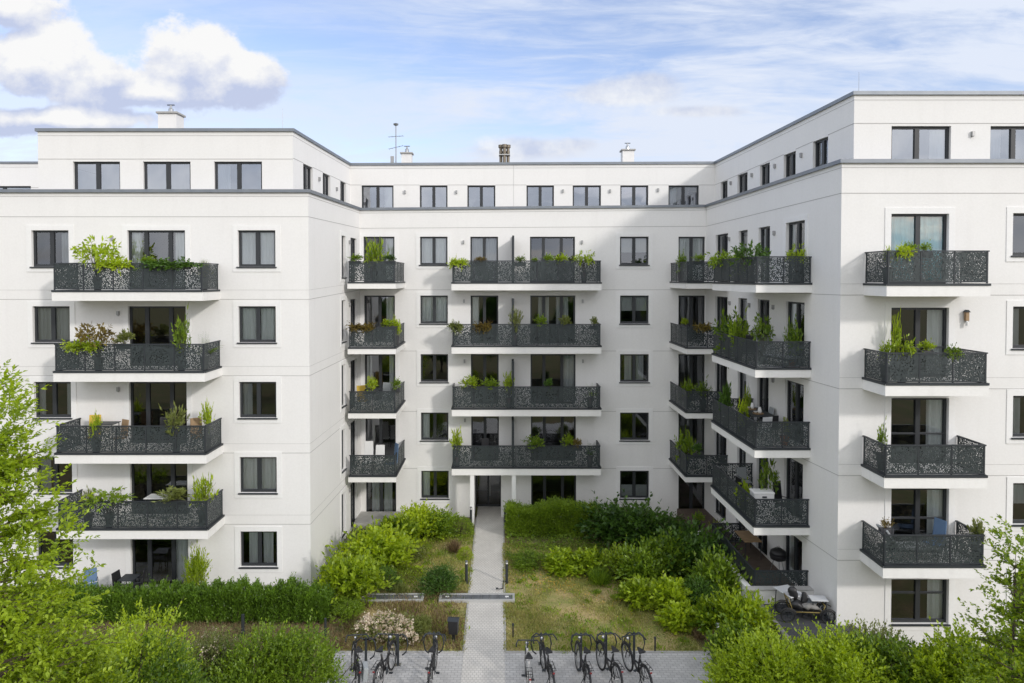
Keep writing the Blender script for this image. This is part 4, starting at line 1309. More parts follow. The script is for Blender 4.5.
# ground cover, grass and meadow flowers (nobody could count them)
def scatter_blades(n, region, hgt, wid, matn, name, label, cat, clumpy=.5, seed=1):
    g = np.random.default_rng(seed)
    xs = g.uniform(region[0], region[1], n); ys = g.uniform(region[2], region[3], n)
    den = np.sin(xs * 1.7 + 1.1 * np.sin(ys * 1.3)) * np.sin(ys * 1.1 + .9 * np.sin(xs * 2.1)) + g.normal(size=n) * .5
    keep = den > (clumpy - .7); xs, ys, den = xs[keep], ys[keep], den[keep]; k = len(xs)
    P = np.stack([xs, ys, np.full(k, .0)], 1)
    T = np.stack([g.normal(size=k) * .5, g.normal(size=k) * .5, np.full(k, 1.0)], 1)
    hh = hgt * g.uniform(.4, 1.2, k) * (1 + .9 * np.clip(den - .2, 0, 1))
    return P, T, g.normal(size=(k, 3)) * np.array([1, 1, .1]), hh, wid * g.uniform(.7, 1.3, k)
def stuff_blades(parts, name, matn, label, cat):
    A = [np.concatenate([np.atleast_1d(q[i]) for q in parts]) for i in range(5)]
    o = link(name, leaf_mesh(name, A[0], A[1], A[2], A[3], A[4], MT[matn])); tag(o, label, cat, None, 'stuff')
stuff_blades([scatter_blades(70000, (.12, 6.6, PKY + .02, 30.8), .085, .024, '', '', '', '', .55, 3), scatter_blades(26000, (-5.4, XL0 + .02, PKY + .02, 32), .10, .024, '', '', '', '', .5, 4)],
             'grass', 'grass_blade', 'thin green and straw coloured grass growing over the lawn', 'grass')
stuff_blades([scatter_blades(12000, (.2, 6.6, PKY + .1, 30.4), .05, .018, '', '', '', '', .3, 13), scatter_blades(16000, (-5.4, XL0 - .08, PKY + .1, 26), .12, .02, '', '', '', '', .2, 14),
              scatter_blades(12000, (-14, -5.4, 20.5, 23.8), .10, .02, '', '', '', '', .1, 15)],
             'dry_grass', 'dry', 'dry brown stalks and dead grass between the garden plants', 'dry grass')
def cover(region, n, leaf, matn, name, label, cat, seed, h=.22):
    g = np.random.default_rng(seed)
    parts = []
    for r in region:
        k = int(n * (r[1] - r[0]) * (r[3] - r[2]))
        P = np.stack([g.uniform(r[0], r[1], k), g.uniform(r[2], r[3], k), g.uniform(0, 1, k)], 1)
        hz = h * (.5 + .5 * np.sin(P[:, 0] * 2.3 + np.sin(P[:, 1] * 1.9)) * np.sin(P[:, 1] * 2.7)) + .06
        keep = g.random(k) < (.35 + .65 * (hz > h * .45)); P = P[keep]; hz = hz[keep]
        P[:, 2] *= hz; k = len(P)
        parts.append((P, g.normal(size=(k, 3)) * np.array([1, 1, .5]) + np.array([0, 0, .4]), g.normal(size=(k, 3)) * .5 + np.array([0, 0, .8]), leaf * g.uniform(.6, 1.3, k), leaf * .5 * g.uniform(.7, 1.2, k)))
    stuff_blades(parts, name, matn, label, cat)
cover([(.3, 6.5, 28.9, 31.9), (4.8, 8.4, 24.8, 31.5), (6.9, 9.0, 19, 25)], 420, .09, 'leaf_mid', 'ground_cover', 'low leafy ground cover filling the right bed under the shrubs', 'ground cover', 21, .35)
cover([(-7.0, -3.0, 26.5, 33.5), (-3.2, XL0 - .1, 30.8, 33.2), (-7.0, -5.0, 24.0, 27)], 380, .08, 'leaf_bright', 'ground_cover', 'low bright green cover plants under the shrubs of the left bed', 'ground cover', 22, .3)
cover([(.3, 3.2, 26.5, 29.5), (1.0, 6.4, PKY + .2, 23.4), (-4.8, -1.4, 26.5, 31)], 90, .06, 'leaf_mid', 'lawn_weeds', 'patches of clover and low weeds in the lawn', 'weeds', 29, .10)
cover([(-18, -6, 25.0, 26.3), (-15, -6.2, 21.2, 23.7)], 110, .07, 'leaf_olive', 'ground_cover', 'patchy weeds on bare soil in front of and behind the clipped hedge', 'ground cover', 23, .18)
# taller weeds standing in tufts in the lawn
g = np.random.default_rng(61); parts = []
for k in range(150):
    if g.random() < .65: c = np.array([g.uniform(.3, 6.3), g.uniform(PKY + .1, 29.0), 0])
    else: c = np.array([g.uniform(-5.0, -1.3), g.uniform(PKY + .1, 31.0), 0])
    n = int(g.integers(18, 60)); sp = g.uniform(.06, .20)
    P = c + g.normal(size=(n, 3)) * np.array([sp, sp, 0])
    parts.append((P, g.normal(size=(n, 3)) * .6 + np.array([0, 0, .8]), g.normal(size=(n, 3)) + np.array([0, 0, .5]), g.uniform(.06, .20, n), g.uniform(.02, .05, n)))
stuff_blades(parts, 'meadow_weeds', 'leaf_mid', 'tufts of broad-leaved weeds standing in the dry lawn', 'weeds')
g = np.random.default_rng(5)
# small yellow flowers
g = np.random.default_rng(5)
pts = []
for (p, y, sp, k) in ((528, 583, 14, 60), (560, 588, 16, 70), (575, 580, 10, 30), (600, 600, 10, 35), (622, 602, 8, 20), (640, 618, 14, 15), (545, 577, 12, 40)):
    for _ in range(k):
        q = gp(p + g.normal() * sp, y + g.normal() * 4); q.z = .10 + g.random() * .04
        if .25 < q.x < 6.3: pts.append(q)
flowers('meadow_flowers', pts, .035, 'petal_yellow', 'tiny yellow flowers scattered over the dry lawn right of the path', n=2, spread=.008, stuff=True, cat='meadow flowers')

# cream flowered bush (dry hydrangea)
b = gp(391, 642)
t = plant('hydrangea_bush', 'loose:leaf_olive', b, 2.6, .95, 'low bush covered in cream dried flower heads behind the bicycles', 'flowering bush', rz=0.0)
for ch in t.children: ch.scale.y *= .5
P, D, L = shoots(230, 1.5, .6, .85, inner=.80, seed=77, lump=.3)
Q = np.repeat(P, 14, 0) + RNG.normal(size=(230 * 14, 3)) * .055
o = link('flower_heads', leaf_mesh('flower_heads', Q, RNG.normal(size=(len(Q), 3)), RNG.normal(size=(len(Q), 3)) + np.array([0, 0, .8]), RNG.uniform(.06, .10, len(Q)), .07, MT['petal_white']), t)

# ------------------------------------------------------------------ foreground shrubs and trees
def big_shrub(p, yt, D, wpx, n, leaf, per, matn, label, seed, name='large_shrub', cat='shrub', aspect=.52, lump=.35, length=(.2, .55), up=.5, extra=None, deep=1.0, flat=1.1, group=None):
    q = px(p, yt, D); w = wpx * D / F / 2; h = q.z
    P, Dd, L = shoots(n, w * 1.12, w * deep * 1.12, h * .90, inner=.62, seed=seed, lump=lump, length=length, up=up)
    # keep only what lies in the upper part, the rest is stems
    A = leaves_on(P, Dd, L, per, leaf, aspect, seed, flat=flat)
    t = thing(name, label, cat, (q.x, D, 0), 0, group)
    link('foliage', leaf_mesh('foliage', *A[:3], A[3], A[4], MT[matn]), t)
    stems_mb(P, Dd, L, .03, every=max(1, n // 90)).build('branches', MT['bark'], t)
    if extra:
        k = extra[1]; idx = RNG.choice(len(A[0]), k); Q = A[0][idx]
        Q = np.repeat(Q, 4, 0) + RNG.normal(size=(4 * k, 3)) * .03
        link('blossom', leaf_mesh('blossom', Q, RNG.normal(size=Q.shape), RNG.normal(size=Q.shape) + np.array([0, 0, 1.]), np.full(len(Q), .05), .045, MT[extra[0]]), t)
    return t
GF = 'large shrubs in the foreground'
big_shrub(264, 625, 17.8, 116, 4200, .085, 9, 'leaf_mid', 'dense green shrub left of the parked bicycles', 31, group=GF, length=(.12, .6))
big_shrub(212, 626, 18.4, 80, 1800, .075, 8, 'leaf_olive', 'paler shrub with creamy tips between the dense shrub and the leafy trees', 32, group=GF, extra=('petal_white', 260))
big_shrub(160, 628, 17.0, 100, 1900, .080, 8, 'leaf_mid', 'shrub sprinkled with white blossom in the lower left', 33, group=GF, extra=('petal_white', 420))
big_shrub(118, 606, 15.0, 140, 3000, .085, 9, 'leaf_bright', 'bright green bushy crown rising in front of the hedge on the left', 34, group=GF, up=.3)
big_shrub(150, 646, 14.2, 120, 2700, .085, 9, 'leaf_mid', 'green leafy crown at the bottom edge left of the white blossom', 39, group=GF, up=.3)
big_shrub(15, 588, 13.0, 200, 5600, .100, 9, 'leaf_bright', 'largest bright leafy crown filling the lower left corner', 35, group=GF, lump=.25, up=.3)
big_shrub(92, 622, 12.4, 130, 3000, .100, 9, 'leaf_bright', 'bright leafy crown at the bottom edge right of the left tree', 36, group=GF, up=.3)
# right side masses
big_shrub(765, 636, 18.6, 90, 2400, .105, 9, 'leaf_bright', 'bright shrub at the bottom right beside the bicycle parking', 41, group=GF, length=(.15, .7))
big_shrub(830, 632, 18.4, 100, 2600, .105, 9, 'leaf_bright', 'bright shrub in front of the tarmac yard', 42, group=GF, length=(.15, .7))
big_shrub(868, 622, 19.6, 60, 1200, .075, 8, 'leaf_olive', 'olive shrub with upright twigs at the right wing corner', 43, group=GF, lump=.5, up=.9, length=(.2, .6))
big_shrub(900, 640, 18.0, 100, 2600, .105, 9, 'leaf_mid', 'mid green shrub below the ground floor window of the right wing', 44, group=GF)
big_shrub(960, 628, 17.6, 100, 2800, .105, 9, 'leaf_bright', 'bright shrub under the right tree', 45, group=GF)
big_shrub(1025, 615, 17.0, 100, 2200, .105, 9, 'leaf_mid', 'green shrub cut by the right edge of the picture', 46, group=GF)
big_shrub(700, 655, 19.0, 0.1, 1, .05, 1, 'leaf_mid', '', 0) if False else None

def limb_tree(p, D, ytop, zbase_crown, rad_top, rad_bot, nlimb, twigs, per, leaf, matn, label, seed, droop=.25, name='leafy_tree', az=None, leaf_aspect=.6, tr=.09, group=None, fill=0):
    """tapered trunk, limbs in tiers, twigs in flat sprays, alternate leaves"""
    g = np.random.default_rng(seed)
    q = px(p, ytop, D); h = q.z
    t = thing(name, label, 'tree', (q.x, D, 0), 0, group)
    m = MB()
    bend = [(math.sin(z * 1.3) * .06, math.cos(z * 1.1) * .05, z * h) for z in np.linspace(0, .97, 9)]
    m.tube(bend, [tr * (1 - z * .93) for z in np.linspace(0, 1, 9)], 9)
    tk = m.build('trunk', MT['bark'], t, smooth=True)
    lm = MB(); PP, DD, LL = [], [], []
    for i in range(nlimb):
        f = i / (nlimb - 1)
        z0 = zbase_crown + (h * .93 - zbase_crown) * f
        R_ = (rad_bot + (rad_top - rad_bot) * f) * g.uniform(.65, 1.12)
        a = g.random() * 6.28 if az is None else g.uniform(*az)
        d = np.array([math.cos(a), math.sin(a), 0.0])
        rise = g.uniform(.10, .55) * (1 - f * .2)
        ts = np.linspace(0, 1, 7)
        pts = [np.array([0, 0, z0]) + d * R_ * t_ + np.array([0, 0, R_ * (rise * t_ - droop * t_ * t_)]) + g.normal(size=3) * .03 * t_ for t_ in ts]
        r0 = tr * (.42 - .25 * f)
        lm.tube(pts, [r0 * (1 - .85 * t_) + .004 for t_ in ts], 5)
        pts = np.array(pts)
        nt_ = max(4, int(twigs * R_ / rad_bot))
        for j in range(nt_):
            u = g.uniform(.18, 1.0) * 5.999; k = int(u); fr = u - k
            b = pts[k] * (1 - fr) + pts[k + 1] * fr
            dr = unit(pts[k + 1] - pts[k]); sd = np.cross(dr, [0, 0, 1.0]) * (1 if j % 2 else -1)
            dt = unit(dr * .8 + sd * g.uniform(.3, 1.1) + np.array([0, 0, g.uniform(-.15, .4)]))
            ln = g.uniform(.25, .7) * (R_ / rad_bot) ** .5
            PP.append(b); DD.append(dt); LL.append(ln)
            if j % 2 == 0: lm.tube([b, b + dt * ln * .5, b + dt * ln + np.array([0, 0, -.12 * ln])], [.008, .005, .002], 4)
    lm.build('limbs', MT['bark'], t)
    for i in range(fill):
        f = g.random() ** 1.1; a = g.random() * 6.28; rr = (rad_bot + (rad_top - rad_bot) * f) * g.uniform(.35, 1.02) * (1 + .22 * math.sin(3 * a + 9 * f))
        d = np.array([math.cos(a), math.sin(a), 0.0])
        PP.append(d * rr + np.array([0, 0, zbase_crown + (h - zbase_crown) * f + g.normal() * .1])); DD.append(unit(d * .7 + g.normal(size=3) * .4 + np.array([0, 0, .5]))); LL.append(g.uniform(.2, .55))
    A = leaves_on(np.array(PP), np.array(DD), np.array(LL), per, leaf, leaf_aspect, seed, flat=1.6, jitter=.25)
    link('crown', leaf_mesh('crown', *A[:3], A[3], A[4], MT[matn], droop=.12), t)
    return t
limb_tree(-14, 11.0, 385, 3.4, .40, 2.12, 120, 46, 12, .084, 'leaf_bright', 'light green tree with tiered branches at the left edge', 51, tr=.07, fill=1500)
limb_tree(1014, 12.5, 534, 1.2, .22, 1.45, 80, 40, 11, .078, 'leaf_bright', 'light green tree with arching twigs at the right edge', 52, droop=-.25, tr=.05, fill=420)
limb_tree(1066, 13.5, 522, 1.2, .30, 1.5, 60, 40, 11, .08, 'leaf_mid', 'green tree mostly cut off by the right edge of the picture', 54, droop=-.1, tr=.06, fill=500)
# trees across the street, seen only as reflections in the windows
P, D, L = shoots(2600, 3.3, 3.3, 6.8, inner=.55, seed=91, lump=.4, length=(.5, 1.1)); A = leaves_on(P, D, L, 7, .34, .6, 91)
crm = leaf_mesh('crown', A[0] + np.array([0, 0, 2.6]), A[1], A[2], A[3], A[4], MT['leaf_dark'])
tm = MB(); tm.tube([(0, 0, 0), (.1, 0, 2), (0, .1, 4), (.1, 0, 7)], [.28, .22, .16, .05], 8)
for a in range(5): tm.tube([(0, 0, 2.5 + a * .5), (math.cos(a * 1.3) * 1.2, math.sin(a * 1.3) * 1.2, 4.5 + a * .5)], [.1, .04], 6)
t0 = thing('street_tree', 'leftmost round green street tree standing behind the viewer', 'tree', (-26, -16, 0), 0, 'trees across the street mirrored in the windows')
link('crown', crm, t0); tm.build('trunk', MT['bark'], t0)
for i, (x, y, s_) in enumerate(((-17, -19, 1.1), (-8, -15, .95), (1, -18, 1.15), (10, -15, 1.0), (19, -19, 1.2), (28, -16, 1.0))):
    c = copy_tree(t0); c.location = (x, y, 0); c.scale = (s_,) * 3; c.rotation_euler.z = i * 1.3
    c['label'] = 'round green street tree behind the viewer, ' + ('second', 'third', 'fourth', 'fifth', 'sixth', 'rightmost')[i] + ' from the left of its row' if i < 5 else 'rightmost round green street tree behind the viewer'
# ------------------------------------------------------------------ court furniture
def bollard(p, yb, h, label, z=0.0, D=None, name='bollard_lamp', head=True, r=.055):
    b = gp(p, yb, z) if D is None else Vector((px(p, 600, D).x, D, z))
    t = thing(name, label, 'bollard', b, 0, 'bollard lamps in the garden court')
    m = MB(); m.lathe([(r, 0), (r, h * .86)], (0, 0, 0), 14); m.build('post', MT['metal'], t)
    if head:
        m = MB(); m.lathe([(r * .8, h * .86), (r * .8, h * .93)], (0, 0, 0), 14); m.build('lens', MT['white_paint'], t)
        m = MB(); m.lathe([(r * 1.05, h * .93), (r * 1.05, h * .985), (r * .6, h)], (0, 0, 0), 14); m.build('cap', MT['steel'], t)
    return t
bollard(466.5, 583.5, .92, 'dark bollard lamp left of the path in front of the wide dark shrub')
bollard(506.8, 583.5, .92, 'dark bollard lamp right of the path at the edge of the lawn')
bollard(471, 526, .95, 'dark bollard lamp at the left column of the entrance')
bollard(505, 525, .95, 'dark bollard lamp at the right column of the entrance')
bollard(718, 652, .95, 'bollard lamp among the shrubs at the right end of the bicycle parking', r=.06)
bollard(767.5, 690, .95, 'bollard lamp among the bright shrubs at the bottom right', r=.06)
bollard(325.5, 640, .85, 'thin black bollard on bare soil between hedge end and cream flowers', head=False, r=.04)
bollard(243, 636, .85, 'black bollard in front of the clipped hedge', head=False)
bollard(332, 692, .85, 'dark post at the left corner of the bicycle parking', head=False, r=.07)
for p, yb, lab in ((513, 638, 'small black marker stake just right of the path on the lawn'), (655, 652, 'small black marker stake at the lawn edge behind the rightmost bicycles')):
    b = gp(p, yb); t = thing('marker_stake', lab, 'stake', b, 0, 'black marker stakes on the lawn')
    m = MB(); m.box(-.025, .025, -.015, .015, 0, .42); m.build('stake', MT['black'], t, bevel=.005)
    m = MB(); m.box(-.035, .035, -.02, .02, .42, .50); m.build('head', MT['metal'], t, bevel=.008)
# letter/ash box on a post
b = gp(453.5, 641.5)
t = thing('waste_bin', 'black waste bin on a short post beside the path', 'bin', b, R(-6))
m = MB(); m.box(-.05, .05, -.04, .04, 0, .45); m.build('post', MT['black'], t)
m = MB(); m.hexa([(-.15, -.12, .28), (.15, -.12, .28), (.15, .12, .28), (-.15, .12, .28), (-.17, -.15, .74), (.17, -.15, .74), (.17, .15, .74), (-.17, .15, .74)]); m.build('bin_body', MT['black'], t, bevel=.02)
m = MB(); m.hexa([(-.19, -.17, .745), (.19, -.17, .745), (.19, .17, .745), (-.19, .17, .745), (-.19, -.03, .81), (.19, -.03, .81), (.19, .03, .81), (-.19, .03, .81)]); m.build('lid', MT['metal'], t, bevel=.01)
# steel gratings across the beds and the path
def grating(x0p, x1p, y0, y1, label):
    a = gp(x0p, y0, .10); b = gp(x1p, y1, .10)
    cx, cy = (a.x + b.x) / 2, (a.y + b.y) / 2
    wx, wy = abs(b.x - a.x) / 2, abs(a.y - b.y) / 2
    t = thing('shaft_grating', label, 'grating', (cx, cy, 0), 0, 'pale framed gratings lying across the garden')
    m = MB(); k = .09
    m.box(-wx, wx, -wy, -wy + k, -.05, .12); m.box(-wx, wx, wy - k, wy, -.05, .12)
    m.box(-wx, -wx + k, -wy + k, wy - k, -.05, .12); m.box(wx - k, wx, -wy + k, wy - k, -.05, .12)
    m.build('frame', MT['galv'], t, bevel=.008)
    m = MB(); m.box(-wx + k, wx - k, -wy + k, wy - k, -.05, .098)
    m.build('grating_sheet', MT['grating'], t)
    m = MB()
    n = int(2 * wx / .30)
    for i in range(1, n): x = -wx + 2 * wx * i / n; m.box(x - .012, x + .012, -wy + k, wy - k, .0985, .108)
    m.build('grating_bars', MT['steel'], t)
    for sx in (-1, 1):
        m = MB(); m.box(sx * (wx - .30) - .07, sx * (wx - .30) + .07, -.035, .035, .109, .128); m.build('handle', MT['white_paint'], t)
    return t
grating(440, 515, 593.5, 600.5, 'long pale framed steel grating lying across the path')
grating(356, 423, 593.5, 600.5, 'pale framed steel grating in the left bed behind the cream flowers')
# small branch or hose on the path
b = gp(500, 591); t = thing('garden_hose', 'thin dark hose end lying at the right edge of the path by the grating', 'hose', (b.x, b.y, .03))
m = MB(); m.tube([(-.10, -.05, .09), (-.02, .02, .04), (.1, .15, 0), (.12, .5, 0), (.16, .9, 0)], .018, 6); m.build('hose', MT['black'], t)
m = MB(); m.box(-.16, -.08, -.08, -.02, .07, .12); m.build('nozzle', MT['metal'], t)
# loose stones at the right end of the bicycle parking
for i, (p, y, s_, lab) in enumerate(((729, 668, .24, 'rough grey boulder at the right end of the parking, farthest one'), (733, 675, .30, 'larger rough grey boulder at the right end of the parking'), (738, 682, .26, 'grey boulder at the bottom edge right of the parking'))):
    b = gp(p, y); g = np.random.default_rng(i)
    m = MB(); m.lathe([(.0, 0), (.8, .05), (1.0, .45), (.75, .85), (.0, .95)], (0, 0, 0), 9)
    m.v = [tuple(np.array(v) * s_ * (1 + g.normal() * .09) * np.array([1.2, .9, .7])) for v in m.v]
    o = m.build('boulder', MT['stone'], None); o.location = b; tag(o, lab, 'stone', 'boulders edging the bicycle parking')

# ------------------------------------------------------------------ bicycles
def wheel_mb(r, c, axis='x', tr=.027):
    m = MB(); m.tube([(c[0], c[1] + r * math.cos(a), c[2] + r * math.sin(a)) for a in np.linspace(0, 2 * math.pi, 29)[:-1]], tr, 7, closed=True); return m
def bicycle(label, loc, rz, basket=False, seed=0, lean=.06, frame='black', step=True, grp='bicycles standing in the court'):
    t = thing('bicycle', label, 'bicycle', loc, rz, grp)
    t.rotation_euler = (0, lean, rz); t.scale = (1.18,) * 3
    r = .335; f = (0, .54, r); b = (0, -.54, r)
    for c, nm in ((f, 'wheel'), (b, 'wheel')):
        w = wheel_mb(r - .012, c).build(nm, MT['rubber'], t, smooth=True)
        m = wheel_mb(r - .04, c, tr=.009); m.build('rim', MT['lamp'], w)
        m = MB(); g = random.random()
        for k in range(14):
            a = k * math.pi * 2 / 14 + g
            m.tube([(c[0] + (.03 if k % 2 else -.03), c[1], c[2]), (c[0], c[1] + (r - .04) * math.cos(a), c[2] + (r - .04) * math.sin(a))], .0035, 3)
        m.tube([(c[0] - .06, c[1], c[2]), (c[0] + .06, c[1], c[2])], .022, 8)
        m.build('spokes', MT['lamp'], w)
        m = MB(); a0, a1 = (.15, 2.5) if c is f else (.6, 3.1)
        m.tube([(0, c[1] + (r + .03) * math.cos(a), c[2] + (r + .03) * math.sin(a)) for a in np.linspace(a0, a1, 12)], .020, 5); m.build('mudguard', MT[frame], t)
    bb = (0, -.08, .30); head = (0, .36, .80); headlow = (0, .40, .62); seat = (0, -.24, .80)
    m = MB()
    m.tube([bb, headlow], .028, 7); m.tube([bb, seat], .025, 7); m.tube([head, headlow], .030, 7)
    if step: m.tube([(0, -.16, .55), (0, .15, .48), headlow], .024, 7)
    else: m.tube([(0, -.23, .76), head], .018, 7)
    for s_ in (-1, 1):
        m.tube([bb, (s_ * .06, b[1], b[2])], .011, 5); m.tube([(0, -.22, .74), (s_ * .06, b[1], b[2])], .010, 5)
        m.tube([headlow, (s_ * .05, .44, .58), (s_ * .055, f[1], f[2])], .013, 5)
    m.build('frame', MT[frame], t, smooth=True)
    m = MB(); m.tube([seat, (0, -.27, .92)], .013, 6); m.build('seat_post', MT['chrome'], t)
    m = MB(); m.hexa([(-.09, -.38, .92), (.09, -.38, .92), (.02, -.12, .93), (-.02, -.12, .93), (-.10, -.39, .97), (.10, -.39, .97), (.025, -.11, .96), (-.025, -.11, .96)]); m.build('saddle', MT['black'], t, bevel=.02)
    m = MB(); m.tube([head, (0, .34, .98)], .014, 6)
    m.tube([(-.29, .14, 1.02), (-.25, .28, 1.04), (-.08, .36, 1.0), (.08, .36, 1.0), (.25, .28, 1.04), (.29, .14, 1.02)], .017, 6); hb = m.build('handlebar', MT['metal'], t, smooth=True)
    for s_ in (-1, 1):
        m = MB(); m.tube([(s_ * .29, .15, 1.02), (s_ * .30, .03, 1.01)], .019, 7); m.build('grip', MT['black'], hb)
    m = MB(); m.lathe([(.02, 0), (.045, .03), (.045, .05)], (0, 0, 0), 10); m.v = [(v[0], .44 + v[2], .86 + v[1]) for v in m.v]; m.build('headlight', MT['chrome'], t)
    m = MB()
    for s_ in (-1, 1): m.tube([(s_ * .07, -.36, .72), (s_ * .07, -.80, .73)], .008, 5); m.tube([(s_ * .07, -.62, .72), (s_ * .06, -.55, .35)], .006, 5)
    for y in (-.40, -.54, -.68, -.79): m.tube([(-.07, y, .725), (.07, y, .725)], .007, 5)
    m.build('rear_rack', MT['black'], t)
    m = MB(); m.box(-.025, .025, -.84, -.82, .67, .70); m.build('rear_light', MT['reflector'], t)
    m = MB(); m.lathe([(.09, 0), (.09, .01)], (0, 0, 0), 16); m.v = [(.06 + v[2], bb[1] + v[0], bb[2] + v[1]) for v in m.v]
    m.tube([(.07, bb[1], bb[2]), (.08, bb[1] + .12, bb[2] - .12)], .010, 5); m.tube([(-.07, bb[1], bb[2]), (-.08, bb[1] - .12, bb[2] + .12)], .010, 5)
    m.box(.08, .17, bb[1] + .09, bb[1] + .15, bb[2] - .14, bb[2] - .115); m.box(-.17, -.08, bb[1] - .15, bb[1] - .09, bb[2] + .105, bb[2] + .13)
    m.build('crankset', MT['metal'], t)
    m = MB(); m.tube([(-.02, -.30, .30), (-.16, -.33, .02)], .010, 5); m.build('kickstand', MT['metal'], t)
    if basket == 'crate':
        m = MB(); m.box(-.17, .17, -.78, -.42, .76, .79)
        for i in range(5):
            z = .80 + i * .045
            m.box(-.18, .18, -.79, -.77, z, z + .02); m.box(-.18, .18, -.43, -.41, z, z + .02); m.box(-.18, -.16, -.77, -.43, z, z + .02); m.box(.16, .18, -.77, -.43, z, z + .02)
        m.build('crate', MT['black'], t)
    if basket == 'bag':
        m = MB(); m.box(.09, .22, -.78, -.42, .38, .74); m.build('pannier_bag', MT['grey_fabric'], t, bevel=.03)
        m = MB(); m.box(.222, .23, -.70, -.50, .50, .58); m.build('reflector', MT['yellow'], t)
    return t
def bike_stand(p, y, label, ring=.37, rz=0.0, D=None):
    b = gp(p, y); t = thing('bike_stand', label, 'bike stand', b, rz, 'curved bicycle stands')
    m = MB(); m.box(-.035, .035, -.035, .035, 0, .98); m.build('post', MT['metal'], t, bevel=.008)
    for s_ in (-1, 1):
        m = MB(); m.tube([(s_ * .04, 0, .92), (s_ * .15, 0, .98), (s_ * .28, -.03, .88), (s_ * .32, -.06, .68), (s_ * .26, -.10, .46), (s_ * .15, -.12, .38)], .022, 7); m.build('loop_arm', MT['metal'], t, smooth=True)
    m = MB(); m.box(-.09, .09, -.09, .09, 0, .012); m.build('foot_plate', MT['steel'], t)
    return t
bk = [(354, 20.20, .30, 'bag', .10, 'black bicycle with grey pannier, leftmost of the row'),
      (386, 20.25, -.16, False, -.05, 'black bicycle second from the left'),
      (432.5, 20.25, -.03, False, .03, 'black bicycle standing alone just left of the path'),
      (527.5, 19.90, .02, False, .02, 'slim pale-framed bicycle just right of the path'),
      (548, 20.20, .15, False, -.06, 'black bicycle second to the right of the path with upright handlebar'),
      (582, 20.20, .10, False, .05, 'black bicycle in the middle of the right row'),
      (608, 20.25, .22, False, .06, 'black bicycle with wide handlebar, second from the right end'),
      (637, 20.20, .25, False, -.04, 'black bicycle at the right end of the row')]
for p, D, rz, bs, ln, lab in bk:
    q = px(p, 660, D)
    bicycle(lab, (q.x, D, .012), rz, bs, lean=ln, frame='galv' if 'pale' in lab else 'black', step='upright' not in lab)
for p, y, lab in ((366, 669, 'curved dark stand between the two leftmost bicycles'), (398, 665, 'curved dark stand behind the second bicycle from the left'), (434, 663, 'curved dark stand around the bicycle left of the path'),
                  (541, 664, 'curved dark stand at the second bicycle right of the path'), (581, 664, 'curved dark stand around the bicycle in the middle of the right row'), (606, 663, 'curved dark stand at the wide handlebar bicycle'), (634, 663, 'curved dark stand at the rightmost bicycle')):
    bike_stand(p, y, lab)

